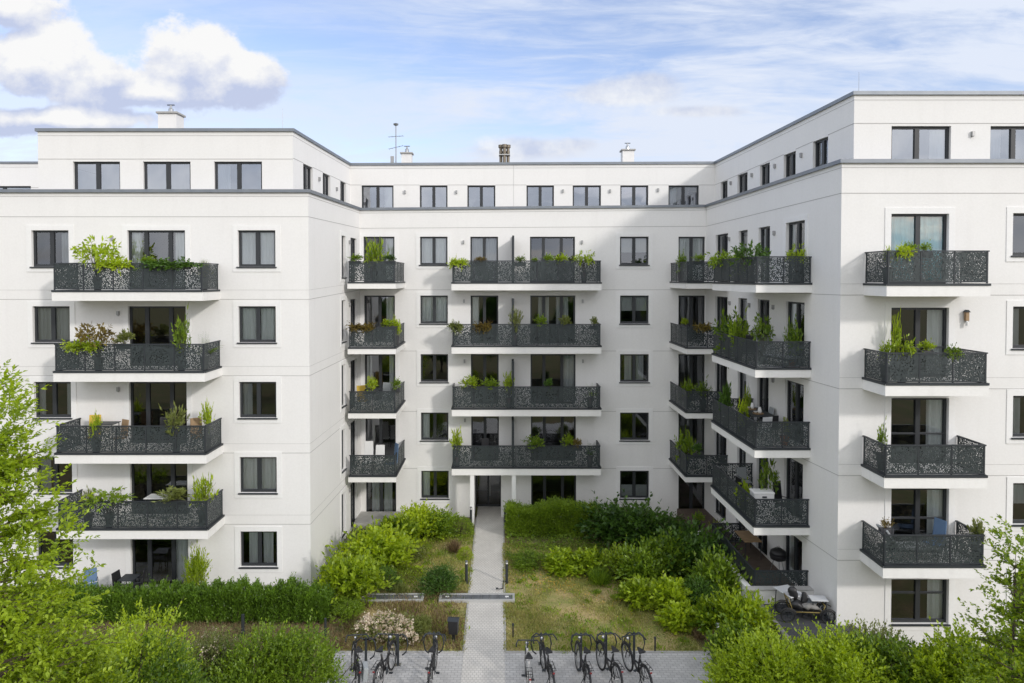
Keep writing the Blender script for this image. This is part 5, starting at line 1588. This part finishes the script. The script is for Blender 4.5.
# four-wheeled handcart and two white tables on the tarmac yard
def handcart():
    b = gp(805, 619, YZ)
    t = thing('handcart', 'four-wheeled yellow-framed handcart piled with blankets and a black bag on the tarmac yard', 'handcart', (b.x, b.y, YZ), R(-4))
    t.scale = (.92, .92, .86)
    r = .235; wb, tw = .70, .30
    for sx in (-1, 1):
        for sy in (-1, 1):
            cx = sx * wb + (.10 if sx > 0 and sy > 0 else 0); cy = sy * tw
            m = MB(); m.tube([(cx + r * math.cos(a), cy, r + .03 + r * math.sin(a)) for a in np.linspace(0, 2 * math.pi, 25)[:-1]], .027, 7, closed=True)
            w = m.build('wheel', MT['rubber'], t, smooth=True)
            m = MB(); m.tube([(cx + r * .80 * math.cos(a), cy, r + .03 + r * .80 * math.sin(a)) for a in np.linspace(0, 2 * math.pi, 25)[:-1]], .012, 5, closed=True); m.build('rim', MT['metal'], w)
            m = MB()
            for k in range(8): m.tube([(cx, cy, r + .03), (cx + r * .8 * math.cos(k * .785), cy, r + .03 + r * .8 * math.sin(k * .785))], .008, 4)
            m.tube([(cx, cy - .05, r + .03), (cx, cy + .05, r + .03)], .04, 8); m.build('spokes', MT['metal'], w)
            m = MB(); m.tube([(cx + (r + .06) * math.cos(a), cy, r + .03 + (r + .06) * math.sin(a)) for a in np.linspace(.3, 2.9, 10)], .022, 5); m.build('mudguard', MT['black'], t)
    m = MB()
    for sx in (-1, 1): m.tube([(sx * wb, -tw, r + .03), (sx * wb, tw, r + .03)], .02, 6)
    m.tube([(-wb, 0, r + .03), (wb, 0, r + .03)], .025, 6); m.build('axles', MT['black'], t)
    m = MB()
    for sy in (-1, 1): m.tube([(-.52, sy * .27, .40), (.50, sy * .27, .40)], .022, 6); m.tube([(-.52, sy * .27, .40), (-.66, sy * .27, .86)], .020, 6); m.tube([(.50, sy * .27, .40), (.60, sy * .27, .66)], .018, 6)
    m.tube([(-.66, -.27, .86), (-.66, .27, .86)], .02, 6); m.tube([(-.52, -.27, .40), (-.52, .27, .40)], .02, 6); m.tube([(.50, -.27, .40), (.50, .27, .40)], .02, 6); m.tube([(.60, -.27, .66), (.60, .27, .66)], .018, 6)
    m.build('bed_frame', MT['cart_frame'], t, smooth=True)
    m = MB(); m.box(-.50, .48, -.25, .25, .385, .40); m.build('bed_floor', MT['black'], t)
    def lump(name, c, s_, mt, sd):
        g = np.random.default_rng(sd); k = g.normal(size=(5, 3)) * 2.2; ph = g.random(5) * 6
        m = MB(); m.lathe([(.05, -1.0), (.55, -.85), (.85, -.5), (1, 0), (.85, .5), (.55, .8), (.05, .98)], (0, 0, 0), 16)
        m.v = [tuple(np.array(c) + np.array(v) * np.array(s_) * (1 + .13 * np.sin(k @ np.array(v) + ph).sum())) for v in m.v]
        m.build(name, MT[mt], t, smooth=True)
    lump('striped_blanket', (.12, -.06, .53), (.30, .20, .11), 'stone', 3)
    lump('blue_blanket', (.24, .12, .64), (.24, .16, 0.14), 'dark_cloth', 4)
    lump('dark_sack', (-.28, .02, .56), (.22, .22, .17), 'black', 5)
    lump('black_bag', (-.36, .12, .95), (.17, .15, .20), 'black', 6)
    m = MB(); m.hexa([(-.12, -.02, .62), (.14, -.02, .62), (.14, .20, .62), (-.12, .20, .62), (-.06, .06, 1.02), (.08, .06, 1.02), (.08, .20, .98), (-.06, .20, .98)]); m.build('grey_hood', MT['black'], t, bevel=.05)
    m = MB(); m.tube([(.56, 0, .45), (.72, 0, .62), (.95, 0, .50)], .02, 6); m.build('pull_handle', MT['black'], t, smooth=True)
handcart()
def white_table(p, y, w, dp, rz, label):
    b = gp(p, y, YZ + .72); t = thing('folding_table', label, 'table', (b.x, b.y, YZ), rz)
    m = MB(); m.box(-w, w, -dp, dp, .69, .725); m.build('tabletop', MT['grey_top'], t, bevel=.008)
    for sx in (-1, 1):
        for sy in (-1, 1): m = MB(); m.tube([(sx * (w - .07), sy * (dp - .07), .69), (sx * (w - .04), sy * (dp - .04), 0)], .018, 6); m.build('leg', MT['metal'], t)
white_table(789, 591, .30, .42, R(18), 'white folding table behind the left end of the handcart')
white_table(818, 598, .27, .20, R(-5), 'smaller white folding table against the wall behind the handcart')

# ------------------------------------------------------------------ balcony plants and furniture
def pot_plant(kind, loc, w, h, label, pot=.30, potm='pot', hang=0.0, cat='potted plant'):
    """pot on the balcony floor, foliage rising from it (or hanging over the rail)"""
    sh, mt_ = kind.split(':')
    kind = {'bush': 'potbush', 'fine': 'potbush', 'dense': 'potbush', 'loose': 'potloose', 'umbel': 'potumbel'}.get(sh, sh) + ':' + mt_
    m1, m2 = foliage_proto(kind)
    t = thing('potted_plant', label, cat, loc)
    pr = .16; z0 = pot
    if hang:                                    # long box carried behind the rail
        w0 = max(.4, w * .8)
        m = MB(); m.box(-w0 / 2, w0 / 2, -.09, .09, hang - .18, hang); m.build('planter_box', MT[potm], t, bevel=.01); z0 = hang - .02
        for s_ in (-1, 1): m = MB(); m.box(s_ * w0 * .35 - .01, s_ * w0 * .35 + .01, -.10, -.08, hang - .2, hang + .04); m.build('bracket', MT['metal'], t)
    else:
        m = MB(); m.lathe([(pr * .7, 0), (pr, pot), (pr * 1.1, pot), (pr * 1.1, pot + .02), (pr * .9, pot + .02)], (0, 0, 0), 14); m.build('pot', MT[potm], t, smooth=False)
    for nm, me in (('foliage', m1), ('stems', m2)):
        if me is None: continue
        o = link(nm, me, t); o.scale = (w / 1.7, min(w, .9) / 1.7, h / 1.2); o.location = (0, -.05 if 'trail' in kind else 0, z0 - (.42 * h / 1.2 if 'trail' in kind else 0)); o.rotation_euler.z = 0 if 'trail' in kind else random.uniform(-.6, .6)
    return t

def bp(p, D, zf, wpx, ytop, kind, label, hang=False, potm='pot_dark'):
    """plant seen at column p with its top at ytop, standing at depth D on floor zf"""
    q = px(p, ytop, D); w = wpx * D / F * .95; h = q.z - zf
    if hang: pot_plant(kind, (q.x, D - (.17 if 'trail' in kind else 0), zf), w * 1.05, max(.28, h - .92) * (1.9 if 'trail' in kind else 1.0), label, hang=1.0, potm=potm)
    else: pot_plant(kind, (q.x, D, zf), w, max(.25, h - .5), label, pot=.50, potm=potm)
dLf, dCf, dCn, dRf = DL - 1.28, D2 - 1.0, D2 - 2.8, DR - 1.0
FLT = {4: 'top', 3: 'third', 2: 'second', 1: 'lowest'}
TB = [
 # left wing front
 (97, dLf, 4, 34, 243, 'umbel:leaf_bright', 'light green spreading plant', 'left part', 0, 'L'),
 (117, dLf, 4, 30, 257, 'trail:leaf_lime', 'bright lime plant spilling over the rail', 'middle', 1, 'L'),
 (146, dLf, 4, 16, 260, 'fine:leaf_mid', 'small green plant', 'middle', 1, 'L'),
 (174, dLf, 4, 46, 260, 'trail:leaf_dark', 'dark ivy draped over the rail', 'right part', 1, 'L'),
 (204, dLf + .6, 4, 16, 256, 'grassy:leaf_olive', 'thin wispy grass', 'right end', 0, 'L'),
 (98, dLf, 3, 34, 326, 'umbel:leaf_rust', 'bronze-green maple-like bush', 'left part', 0, 'L'),
 (88, dLf, 3, 30, 338, 'trail:leaf_bright', 'light green plant overhanging the rail', 'left end', 1, 'L'),
 (124, dLf, 3, 18, 333, 'fine:leaf_olive', 'olive green plant', 'middle', 1, 'L'),
 (181, dLf, 3, 22, 321, 'loose:leaf_mid', 'upright green bush', 'right part', 0, 'L'),
 (204, dLf + .3, 3, 40, 322, 'palm:leaf_mid', 'arching palm', 'right end', 0, 'L'),
 (176, dLf, 2, 26, 409, 'loose:leaf_olive', 'airy olive shrub', 'right part', 0, 'L'),
 (207, dLf + .4, 2, 15, 405, 'loose:leaf_lime', 'slender yellow-green plant', 'right end', 0, 'L'),
 (96, dLf, 2, 12, 418, 'fine:leaf_bright', 'small bright green plant', 'left part', 0, 'L'),
 (109, dLf, 1, 36, 491, 'umbel:leaf_mid', 'spreading green plant leaning over the rail', 'left part', 0, 'L'),
 (88, dLf, 1, 16, 491, 'loose:leaf_olive', 'thin twiggy plant', 'left end', 0, 'L'),
 (172, dLf, 1, 34, 491, 'bush:leaf_olive', 'olive green bush', 'right part', 1, 'L'),
 (202, dLf + .2, 1, 26, 476, 'loose:leaf_bright', 'tall bright bush', 'right end', 0, 'L'),
 # left inner corner
 (374, dCn, 4, 24, 239, 'loose:leaf_bright', 'tall leafy bush in front of the door', 'middle', 0, 'A'),
 (355, dCn, 4, 14, 257, 'fine:leaf_mid', 'small green plant', 'left end', 1, 'A'),
 (390, dCn, 4, 14, 257, 'fine:leaf_dark', 'dark green box plant', 'right end', 1, 'A'),
 (363, dCn, 3, 24, 322, 'trail:leaf_rust', 'bronze trailing plant', 'left part', 1, 'A'),
 (388, dCn, 3, 16, 322, 'fine:leaf_lime', 'yellow-green plant', 'right part', 1, 'A'),
 (396, dCn + .6, 3, 10, 320, 'fine:leaf_lime', 'small lime plant', 'right end', 0, 'A'),
 (371, dCn, 2, 12, 380, 'fine:leaf_lime', 'bushy yellow-green plant', 'middle', 1, 'A'),
 (396, dCn + .4, 2, 10, 381, 'fine:leaf_mid', 'little green plant', 'right end', 1, 'A'),
 # centre
 (458, dCf, 4, 16, 257, 'trail:leaf_lime', 'light green trailing plant', 'left end', 1, 'C'),
 (480, dCf, 4, 12, 258, 'fine:leaf_rust', 'small bronze plant', 'left part', 1, 'C'),
 (520, dCf, 4, 14, 258, 'loose:leaf_mid', 'green plant just right of the screen', 'middle', 1, 'C'),
 (535, dCf, 4, 9, 257, 'grassy:leaf_mid', 'upright green plant below the wide door', 'middle', 1, 'C'),
 (548, dCf, 4, 9, 256, 'fine:leaf_mid', 'leafy green plant in the centre of the wide door', 'middle', 1, 'C'),
 (562, dCf, 4, 12, 256, 'fine:leaf_bright', 'bright green plant under the right door leaf', 'right part', 1, 'C'),
 (584, dCf, 4, 18, 254, 'umbel:leaf_bright', 'spreading light green plant', 'right end', 0, 'C'),
 (456, dCf, 3, 12, 319, 'trail:leaf_olive', 'olive trailing plant', 'left end', 1, 'C'),
 (483, dCf, 3, 16, 320, 'trail:leaf_rust', 'bronze trailing plant', 'left part', 1, 'C'),
 (515, dCf, 3, 16, 311, 'loose:leaf_olive', 'tall thin shrub beside the screen', 'middle', 0, 'C'),
 (540, dCf, 3, 12, 318, 'fine:leaf_mid', 'small green plant', 'middle', 1, 'C'),
 (565, dCf, 3, 14, 318, 'fine:leaf_olive', 'small olive plant', 'right part', 1, 'C'),
 (594, dCf, 3, 9, 319, 'fine:leaf_olive', 'small olive plant', 'right end', 1, 'C'),
 (470, dCf, 2, 18, 379, 'bush:leaf_bright', 'bright bushy plant', 'left end', 1, 'C'),
 (489, dCf, 2, 16, 381, 'bush:leaf_mid', 'green box of plants', 'left part', 1, 'C'),
 (509, dCf, 2, 15, 374, 'loose:leaf_lime', 'yellow-green shrub beside the screen', 'middle', 0, 'C'),
 (549, dCf, 2, 10, 380, 'fine:leaf_dark', 'little dark plant', 'middle', 1, 'C'),
 (590, dCf, 2, 18, 376, 'palm:leaf_mid', 'small palm', 'right end', 0, 'C'),
 (457, dCf, 1, 16, 431, 'loose:leaf_lime', 'yellow-green straggling shrub', 'left end', 0, 'C'),
 (533, dCf, 1, 20, 439, 'bush:leaf_mid', 'green leafy plant', 'middle', 1, 'C'),
 (568, dCf, 1, 12, 437, 'fine:leaf_bright', 'bright green plant', 'right part', 1, 'C'),
 (590, dCf, 1, 20, 430, 'palm:leaf_dark', 'dark fern-like palm', 'right end', 0, 'C'),
 (578, dCf, 1, 10, 440, 'fine:leaf_rust', 'bronze little plant', 'right part', 1, 'C'),
 # right inner corner
 (681, D2 - 1.6, 4, 10, 255, 'fine:leaf_mid', 'small green plant', 'left end', 0, 'B'),
 (698, dCn, 4, 12, 257, 'fine:leaf_mid', 'small leafy plant', 'right part', 1, 'B'),
 (684, D2 - 1.9, 3, 8, 322, 'fine:leaf_lime', 'tiny lime plant', 'left end', 1, 'B'),
 (701, dCn, 3, 16, 322, 'trail:leaf_rust', 'bronze trailing plant', 'right part', 1, 'B'),
 (703, dCn, 2, 18, 384, 'loose:leaf_mid', 'green shrub with drooping twigs', 'right part', 0, 'B'),
 (687, D2 - 1.8, 2, 12, 382, 'fine:leaf_mid', 'small plant', 'left end', 0, 'B'),
 (684, D2 - 1.9, 1, 18, 435, 'bush:leaf_mid', 'bushy green plant', 'left end', 0, 'B'),
 (698, dCn, 1, 12, 445, 'fine:leaf_dark', 'dark green plant', 'right part', 1, 'B'),
 # right wing front
 (899, dRf, 4, 16, 250, 'trail:leaf_lime', 'lime green trailing plant', 'left part', 1, 'R'),
 (908, dRf, 4, 13, 249, 'fine:leaf_mid', 'leafy green plant', 'left part', 1, 'R'),
 (888, dRf, 4, 10, 247, 'loose:leaf_bright', 'small bright sprig', 'left end', 0, 'R'),
 (925, dRf, 4, 14, 250, 'loose:leaf_mid', 'low green plant', 'middle', 1, 'R'),
 (886, dRf + .2, 3, 16, 342, 'loose:leaf_bright', 'bright leafy plant', 'left end', 0, 'R'),
 (902, dRf, 3, 20, 340, 'umbel:leaf_bright', 'light green spreading bush', 'left part', 0, 'R'),
 (897, DR - .35, 3, 12, 318, 'loose:leaf_lime', 'tall slim climbing plant in front of the door', 'left part', 0, 'R'),
 (926, dRf, 3, 14, 347, 'fine:leaf_bright', 'bright little plant', 'middle', 1, 'R'),
 (947, dRf, 3, 14, 346, 'trail:leaf_mid', 'green trailing plant', 'right part', 1, 'R'),
 (882, dRf + .45, 2, 12, 428, 'loose:leaf_mid', 'little green plant', 'left end', 0, 'R'),
 (886, dRf + .2, 1, 14, 532, 'loose:leaf_rust', 'small bronze plant', 'left end', 1, 'R'),
 (977, dRf, 1, 18, 523, 'bush:leaf_olive', 'bushy green plant', 'right end', 0, 'R'),
]
FN = {'L': (FLL, 'left wing'), 'C': (FLC, 'centre'), 'A': (FLA, 'left corner'), 'B': (FLA, 'right corner'), 'R': (FLR, 'right wing')}
for (p, D, k, w, yt, kd, desc, part, hang, fc) in TB:
    fl, fn = FN[fc]
    bp(p, D, fl[k], w, yt, kd, f'{desc}, {part} of {FLT[k]} balcony, {fn}' if part != 'middle' else f'{desc}, middle of {FLT[k]} balcony, {fn}', bool(hang))
# long balconies of the right wing side
def lx(D, o=.28): return xo_n + (xo_f - xo_n) * (D - LBN) / (LBF - LBN) + o
for (D, k, w, yt, kd, desc) in (
    (28.1, 4, 26, 253, 'umbel:leaf_mid', 'green spreading plant at the far end of the top long balcony'),
    (26.4, 4, 16, 256, 'fine:leaf_mid', 'small green plant halfway along the top long balcony'),
    (25.0, 4, 34, 246, 'umbel:leaf_dark', 'wide flat-topped plant near the front of the top long balcony'),
    (27.4, 3, 30, 318, 'bush:leaf_mid', 'big green bush at the far end of the third long balcony'),
    (26.3, 3, 26, 322, 'loose:leaf_mid', 'airy green bush halfway along the third long balcony'),
    (27.6, 2, 14, 385, 'fine:leaf_dark', 'dark plant at the far end of the second long balcony'),
    (25.9, 2, 12, 403, 'fine:leaf_lime', 'yellow-green plant along the rail of the second long balcony'),
    (25.6, 1, 14, 484, 'bush:leaf_bright', 'bright green plant along the rail of the lowest long balcony'),
):
    q = px(700, yt, D); x = lx(D); pot_plant(kd, (x, D, FLB[k]), w * D / F, max(.3, q.z - FLB[k] - .3), desc, potm='pot_dark')
for (p, D, k, w, yt, kd, desc, pm) in ((797, 24.45, 4, 16, 249, 'umbel:leaf_bright', 'light green plant at the near end of the top long balcony', 'pot_dark'),
    (763, 25.2, 3, 16, 319, 'umbel:leaf_mid', 'round-topped standard plant on the third long balcony', 'pot_dark'), (792, 24.5, 3, 15, 326, 'bush:leaf_mid', 'green plant in terracotta pot at the near end of the third long balcony', 'pot'),
    (747, 27.3, 2, 8, 392, 'dense:leaf_lime', 'round yellow-green topiary on the second long balcony', 'pot_dark'), (769, 25.0, 1, 15, 463, 'umbel:leaf_mid', 'tall green standard plant behind the white box', 'pot_dark'),
    (785, 24.5, 2, 10, 420, 'fine:leaf_olive', 'small olive plant at the near rail of the second long balcony', 'pot')):
    q = px(p, yt, D); pot_plant(kd, (q.x, D, FLB[k]), w * D / F, max(.3, q.z - FLB[k] - .3), desc, potm=pm)
# ground floor pots and climbers
b = px(716, 510, 29.6); pot_plant('loose:leaf_olive', (b.x, 29.6, .45), .8, .7, 'yellow-green potted shrub on the right corner terrace', potm='pot_dark')
b = px(698, 510, 31.5); pot_plant('fine:leaf_mid', (b.x, 31.5, .45), .5, .4, 'small green plant in front of the corner terrace door', potm='pot_dark')
b = px(196, 580, 25.4); plant('climbing_rose', 'loose:leaf_lime', (b.x, 25.4, 0), 1.0, 2.2, 'thin yellow-green climbing shrub beside the left terrace door', 'shrub')

def chair(loc, rz, label, fabric='black', h=.86, cat='chair', grp=None):
    t = thing('garden_chair', label, cat, loc, rz, grp)
    m = MB(); m.box(-.22, .22, -.21, .21, .42, .46); m.build('seat', MT[fabric], t, bevel=.015)
    m = MB(); m.hexa([(-.22, .19, .48), (.22, .19, .48), (.22, .23, .48), (-.22, .23, .48), (-.21, .27, h), (.21, .27, h), (.21, .30, h), (-.21, .30, h)]); m.build('backrest', MT[fabric], t, bevel=.015)
    for sx in (-1, 1):
        for sy in (-1, 1):
            m = MB(); m.tube([(sx * .20, sy * .19, .42), (sx * .23, sy * .23, 0)], .014, 6); m.build('leg', MT['metal'], t)
        m = MB(); m.tube([(sx * .23, .22, .64), (sx * .25, -.16, .64), (sx * .22, -.20, .43)], .013, 6); m.build('armrest', MT['metal'], t)
    return t
def table(loc, rz, label, w=.5, dp=.35, h=.73, top='metal'):
    t = thing('garden_table', label, 'table', loc, rz)
    m = MB(); m.box(-w, w, -dp, dp, h - .03, h); m.build('tabletop', MT[top], t, bevel=.01)
    for sx in (-1, 1):
        for sy in (-1, 1):
            m = MB(); m.tube([(sx * (w - .06), sy * (dp - .06), h - .03), (sx * (w - .03), sy * (dp - .03), 0)], .016, 6); m.build('leg', MT['metal'], t)
    return t
def lounger(loc, rz, label):
    t = thing('sun_lounger', label, 'sun lounger', loc, rz)
    m = MB(); m.box(-.30, .30, -.95, .30, .33, .40); m.build('mattress', MT['grey_fabric'], t, bevel=.02)
    m = MB(); m.hexa([(-.30, .305, .33), (.30, .305, .33), (.30, .36, .33), (-.30, .36, .33), (-.30, .72, .98), (.30, .72, .98), (.30, .79, .95), (-.30, .79, .95)]); m.build('backrest', MT['grey_fabric'], t, bevel=.02)
    m = MB(); m.box(-.33, .33, -.96, .70, .285, .325); m.build('frame', MT['metal'], t)
    for sx in (-1, 1):
        for y in (-.85, .6): m = MB(); m.tube([(sx * .3, y, .285), (sx * .3, y, 0)], .018, 6); m.build('leg', MT['metal'], t)
def on(p, D, z): q = px(p, 400, D); return (q.x, D, z)
chair(on(92, dLf + .5, FLL[2]), R(10), 'yellow garden chair on the second balcony of the left wing', 'yellow', h=1.25)
table(on(106, dLf + .5, FLL[2]), 0, 'small dark table beside the yellow chair on the left wing', .4, .3, 1.0)
chair(on(118, dLf + .4, FLL[2]), R(-30), 'wooden chair with slim back in the middle of the second balcony, left wing', 'wood', h=1.1)
chair(on(165, dLf + .5, FLL[2]), R(20), 'black chair on the second balcony of the left wing beside the airy shrub', 'black', h=1.18)
chair(on(198, dLf + .5, FLL[2]), R(40), 'wooden chair at the right end of the second balcony, left wing', 'wood', h=1.15)
table(on(158, dLf + .6, FLL[1]), 0, 'pale table on the lowest balcony of the left wing', .45, .3, .98, 'white_paint')
# ground terrace left wing
chair(on(88, 25.5, .06), R(30), 'dark chair with blue cushion on the ground terrace at far left', 'blue', h=.98)
chair(on(120, 25.4, .06), R(80), 'black shell chair left of the terrace table', 'black', h=1.0)
chair(on(134, 25.5, .06), R(-70), 'black shell chair right of the terrace table', 'black', h=1.0)
table(on(127, 25.45, .06), 0, 'small dark terrace table between two black shell chairs', .3, .3, .78)
# left inner corner
chair(on(363, dCn + .3, FLA[2]), R(30), 'yellow-cushioned chair on the second left corner balcony', 'yellow', h=1.12)
chair(on(384, dCn + .5, FLA[2]), R(-20), 'pale blue-grey chair on the second left corner balcony', 'grey_fabric', h=1.22)
table(on(374, dCn + .6, FLA[2]), 0, 'dark table on the second left corner balcony', .4, .3, .95)
chair(on(367.5, dCn + .5, FLA[1]), 0, 'tall white garden chair on the lowest left corner balcony', 'white_paint', h=1.38)
chair(on(379, dCn + .5, FLA[1]), 0, 'cream chair beside the white one on the lowest left corner balcony', 'white_paint', h=1.2)
chair(on(391, dCn + .3, FLA[1]), R(-60), 'blue and black reclining chair at the right end of the lowest left corner balcony', 'blue', h=1.36)
chair(on(487, dCf + .4, FLC[1]), R(20), 'dark chair on the lowest centre balcony left of the screen', 'black', h=1.25)
# long balconies
table((10.0, 26.6, FLB[2]), 0, 'dark dining table on the second long balcony of the right wing', .45, .9, .78)
chair((10.05, 25.3, FLB[2]), R(180), 'black mesh chair at the near end of the dining table', 'black', h=.95)
chair((9.5, 25.9, FLB[2]), R(100), 'black mesh chair on the court side of the dining table', 'metal', h=.95)
chair((10.1, 28.0, FLB[2]), R(10), 'black chair at the far end of the dining table', 'black', h=.95)
lounger((10.1, 24.9, FLB[3]), R(15), 'grey lounger at the near end of the third long balcony')
table((10.1, 26.3, FLB[3]), 0, 'dark side table on the third long balcony', .25, .25, .95)
t = thing('storage_box', 'white lidded storage box at the near end of the lowest long balcony', 'storage box', (px(762, 490, 24.75).x, 24.75, FLB[1]))
m = MB(); m.box(-.36, .36, -.24, .24, 0, .92); m.build('box_body', MT['white_paint'], t, bevel=.02)
m = MB(); m.box(-.38, .38, -.26, .26, .922, 1.0); m.build('lid', MT['white_paint'], t, bevel=.03)
m = MB(); m.box(-.08, .08, -.26, -.243, .80, .86); m.build('handle', MT['metal'], t)
chair((10.4, 24.9, FLB[1]), R(30), 'black high-backed chair right of the white storage box', 'black', h=1.22)
chair((9.6, 26.6, FLB[1]), R(100), 'black chair by the rail of the lowest long balcony', 'black', h=.95)
chair((10.0, 27.7, FLB[1]), R(10), 'grey folding chair at the far end of the lowest long balcony', 'grey_fabric', h=.95)
t = thing('drying_rack', 'metal clothes drying rack at the far end of the lowest long balcony', 'drying rack', (9.3, 27.6, FLB[1]))
m = MB()
for s_ in (-1, 1): m.tube([(-.3, s_ * .4, 0), (.3, s_ * .4, 1.0)], .012, 5); m.tube([(.3, s_ * .4, 0), (-.3, s_ * .4, 1.0)], .012, 5)
m.build('legs', MT['steel'], t)
m = MB()
for i in range(9): x = -.3 + i * .075; m.tube([(x, -.4, 1.0), (x, .4, 1.0)], .006, 4)
m.build('bars', MT['steel'], t)
chair((7.95 + .9, 32.3, FLA[1]), R(20), 'dark chair on the lowest right corner balcony', 'black', h=.95)
table((9.4, 32.0, FLA[2]), 0, 'dark table on the second right corner balcony', .35, .3, .9)
chair((9.55, 24.75, FLB[2]), R(200), 'cream cushioned chair at the near rail of the second long balcony', 'grey_top', h=1.0)
chair((10.35, 26.6, FLB[2]), R(-90), 'grey fabric chair between wall and dining table', 'grey_fabric', h=.95)
chair((9.6, 25.6, FLB[3]), R(120), 'black chair by the rail of the third long balcony', 'black', h=1.05)
for (x, y, z, lab) in ((9.95, 26.2, FLB[2] + .78, 'white bowl and jug on a round tray on the dining table'), (10.0, 27.1, FLB[2] + .78, 'round tray with white jug at the far half of the dining table')):
    t = thing('serving_tray', lab, 'tray', (x, y, z))
    m = MB(); m.lathe([(.20, 0), (.22, .03)], (0, 0, 0), 16); m.build('tray', MT['wood'], t)
    m = MB(); m.lathe([(.05, .032), (.08, .09), (.06, .2), (.045, .26)], (.06, 0, 0), 12); m.build('jug', MT['white_paint'], t)
    m = MB(); m.lathe([(.03, .032), (.09, .09)], (-.09, .03, 0), 12); m.build('bowl', MT['white_paint'], t)
# ground terrace on the right: table, grill
table((10.0, 27.3, .95), 0, 'dark garden table on the long ground terrace of the right wing', .35, .6, .75, 'wood')
t = thing('kettle_grill', 'black covered kettle grill on the ground terrace by the second door', 'grill', (10.4, 25.3, .95), R(20))
m = MB(); m.lathe([(.05, .55), (.28, .66), (.30, .80), (.30, .82)], (0, 0, 0), 18); m.build('bowl', MT['black'], t, smooth=True)
m = MB(); m.lathe([(.305, .825), (.27, .95), (.12, 1.05), (.02, 1.07)], (0, 0, 0), 18); lid = m.build('lid', MT['black'], t, smooth=True)
m = MB(); m.tube([(-.06, 0, 1.07), (-.06, 0, 1.12), (.06, 0, 1.12), (.06, 0, 1.07)], .01, 5); m.build('handle', MT['steel'], lid)
for k in range(3):
    a = k * 2.094; m = MB(); m.tube([(math.cos(a) * .15, math.sin(a) * .15, .60), (math.cos(a) * .33, math.sin(a) * .33, 0)], .013, 5); m.build('leg', MT['steel'], t)
# loungers on the lowest right front balcony
lounger((px(905, 530, DR - .6).x, DR - .62, FLR[1] + .0), R(90), 'grey striped lounger on the left of the lowest balcony, right wing front')
chair(on(936, DR - .6, FLR[1]), R(-70), 'blue and grey folding chair on the lowest balcony, right wing front', 'blue', h=1.18)
# bird feeder on the right wing wall
s = WR.s(965, 319)
t = thing('insect_house', 'small wooden insect house with white bottle hanging on the right wing wall', 'insect house', WR.pos(s, WR.z(965, 322), .08))
m = MB(); m.box(-.05, .05, -.05, .05, .05, .32); m.build('body', MT['wood'], t)
m = MB(); m.hexa([(-.08, -.08, .322), (.08, -.08, .322), (.08, .07, .322), (-.08, .07, .322), (-.01, -.08, .40), (.01, -.08, .40), (.01, .07, .40), (-.01, .07, .40)]); m.build('roof', MT['metal'], t)
m = MB(); m.lathe([(.04, -.12), (.045, .0), (.02, .045)], (0, -.02, 0), 10); m.build('bottle', MT['white_paint'], t)
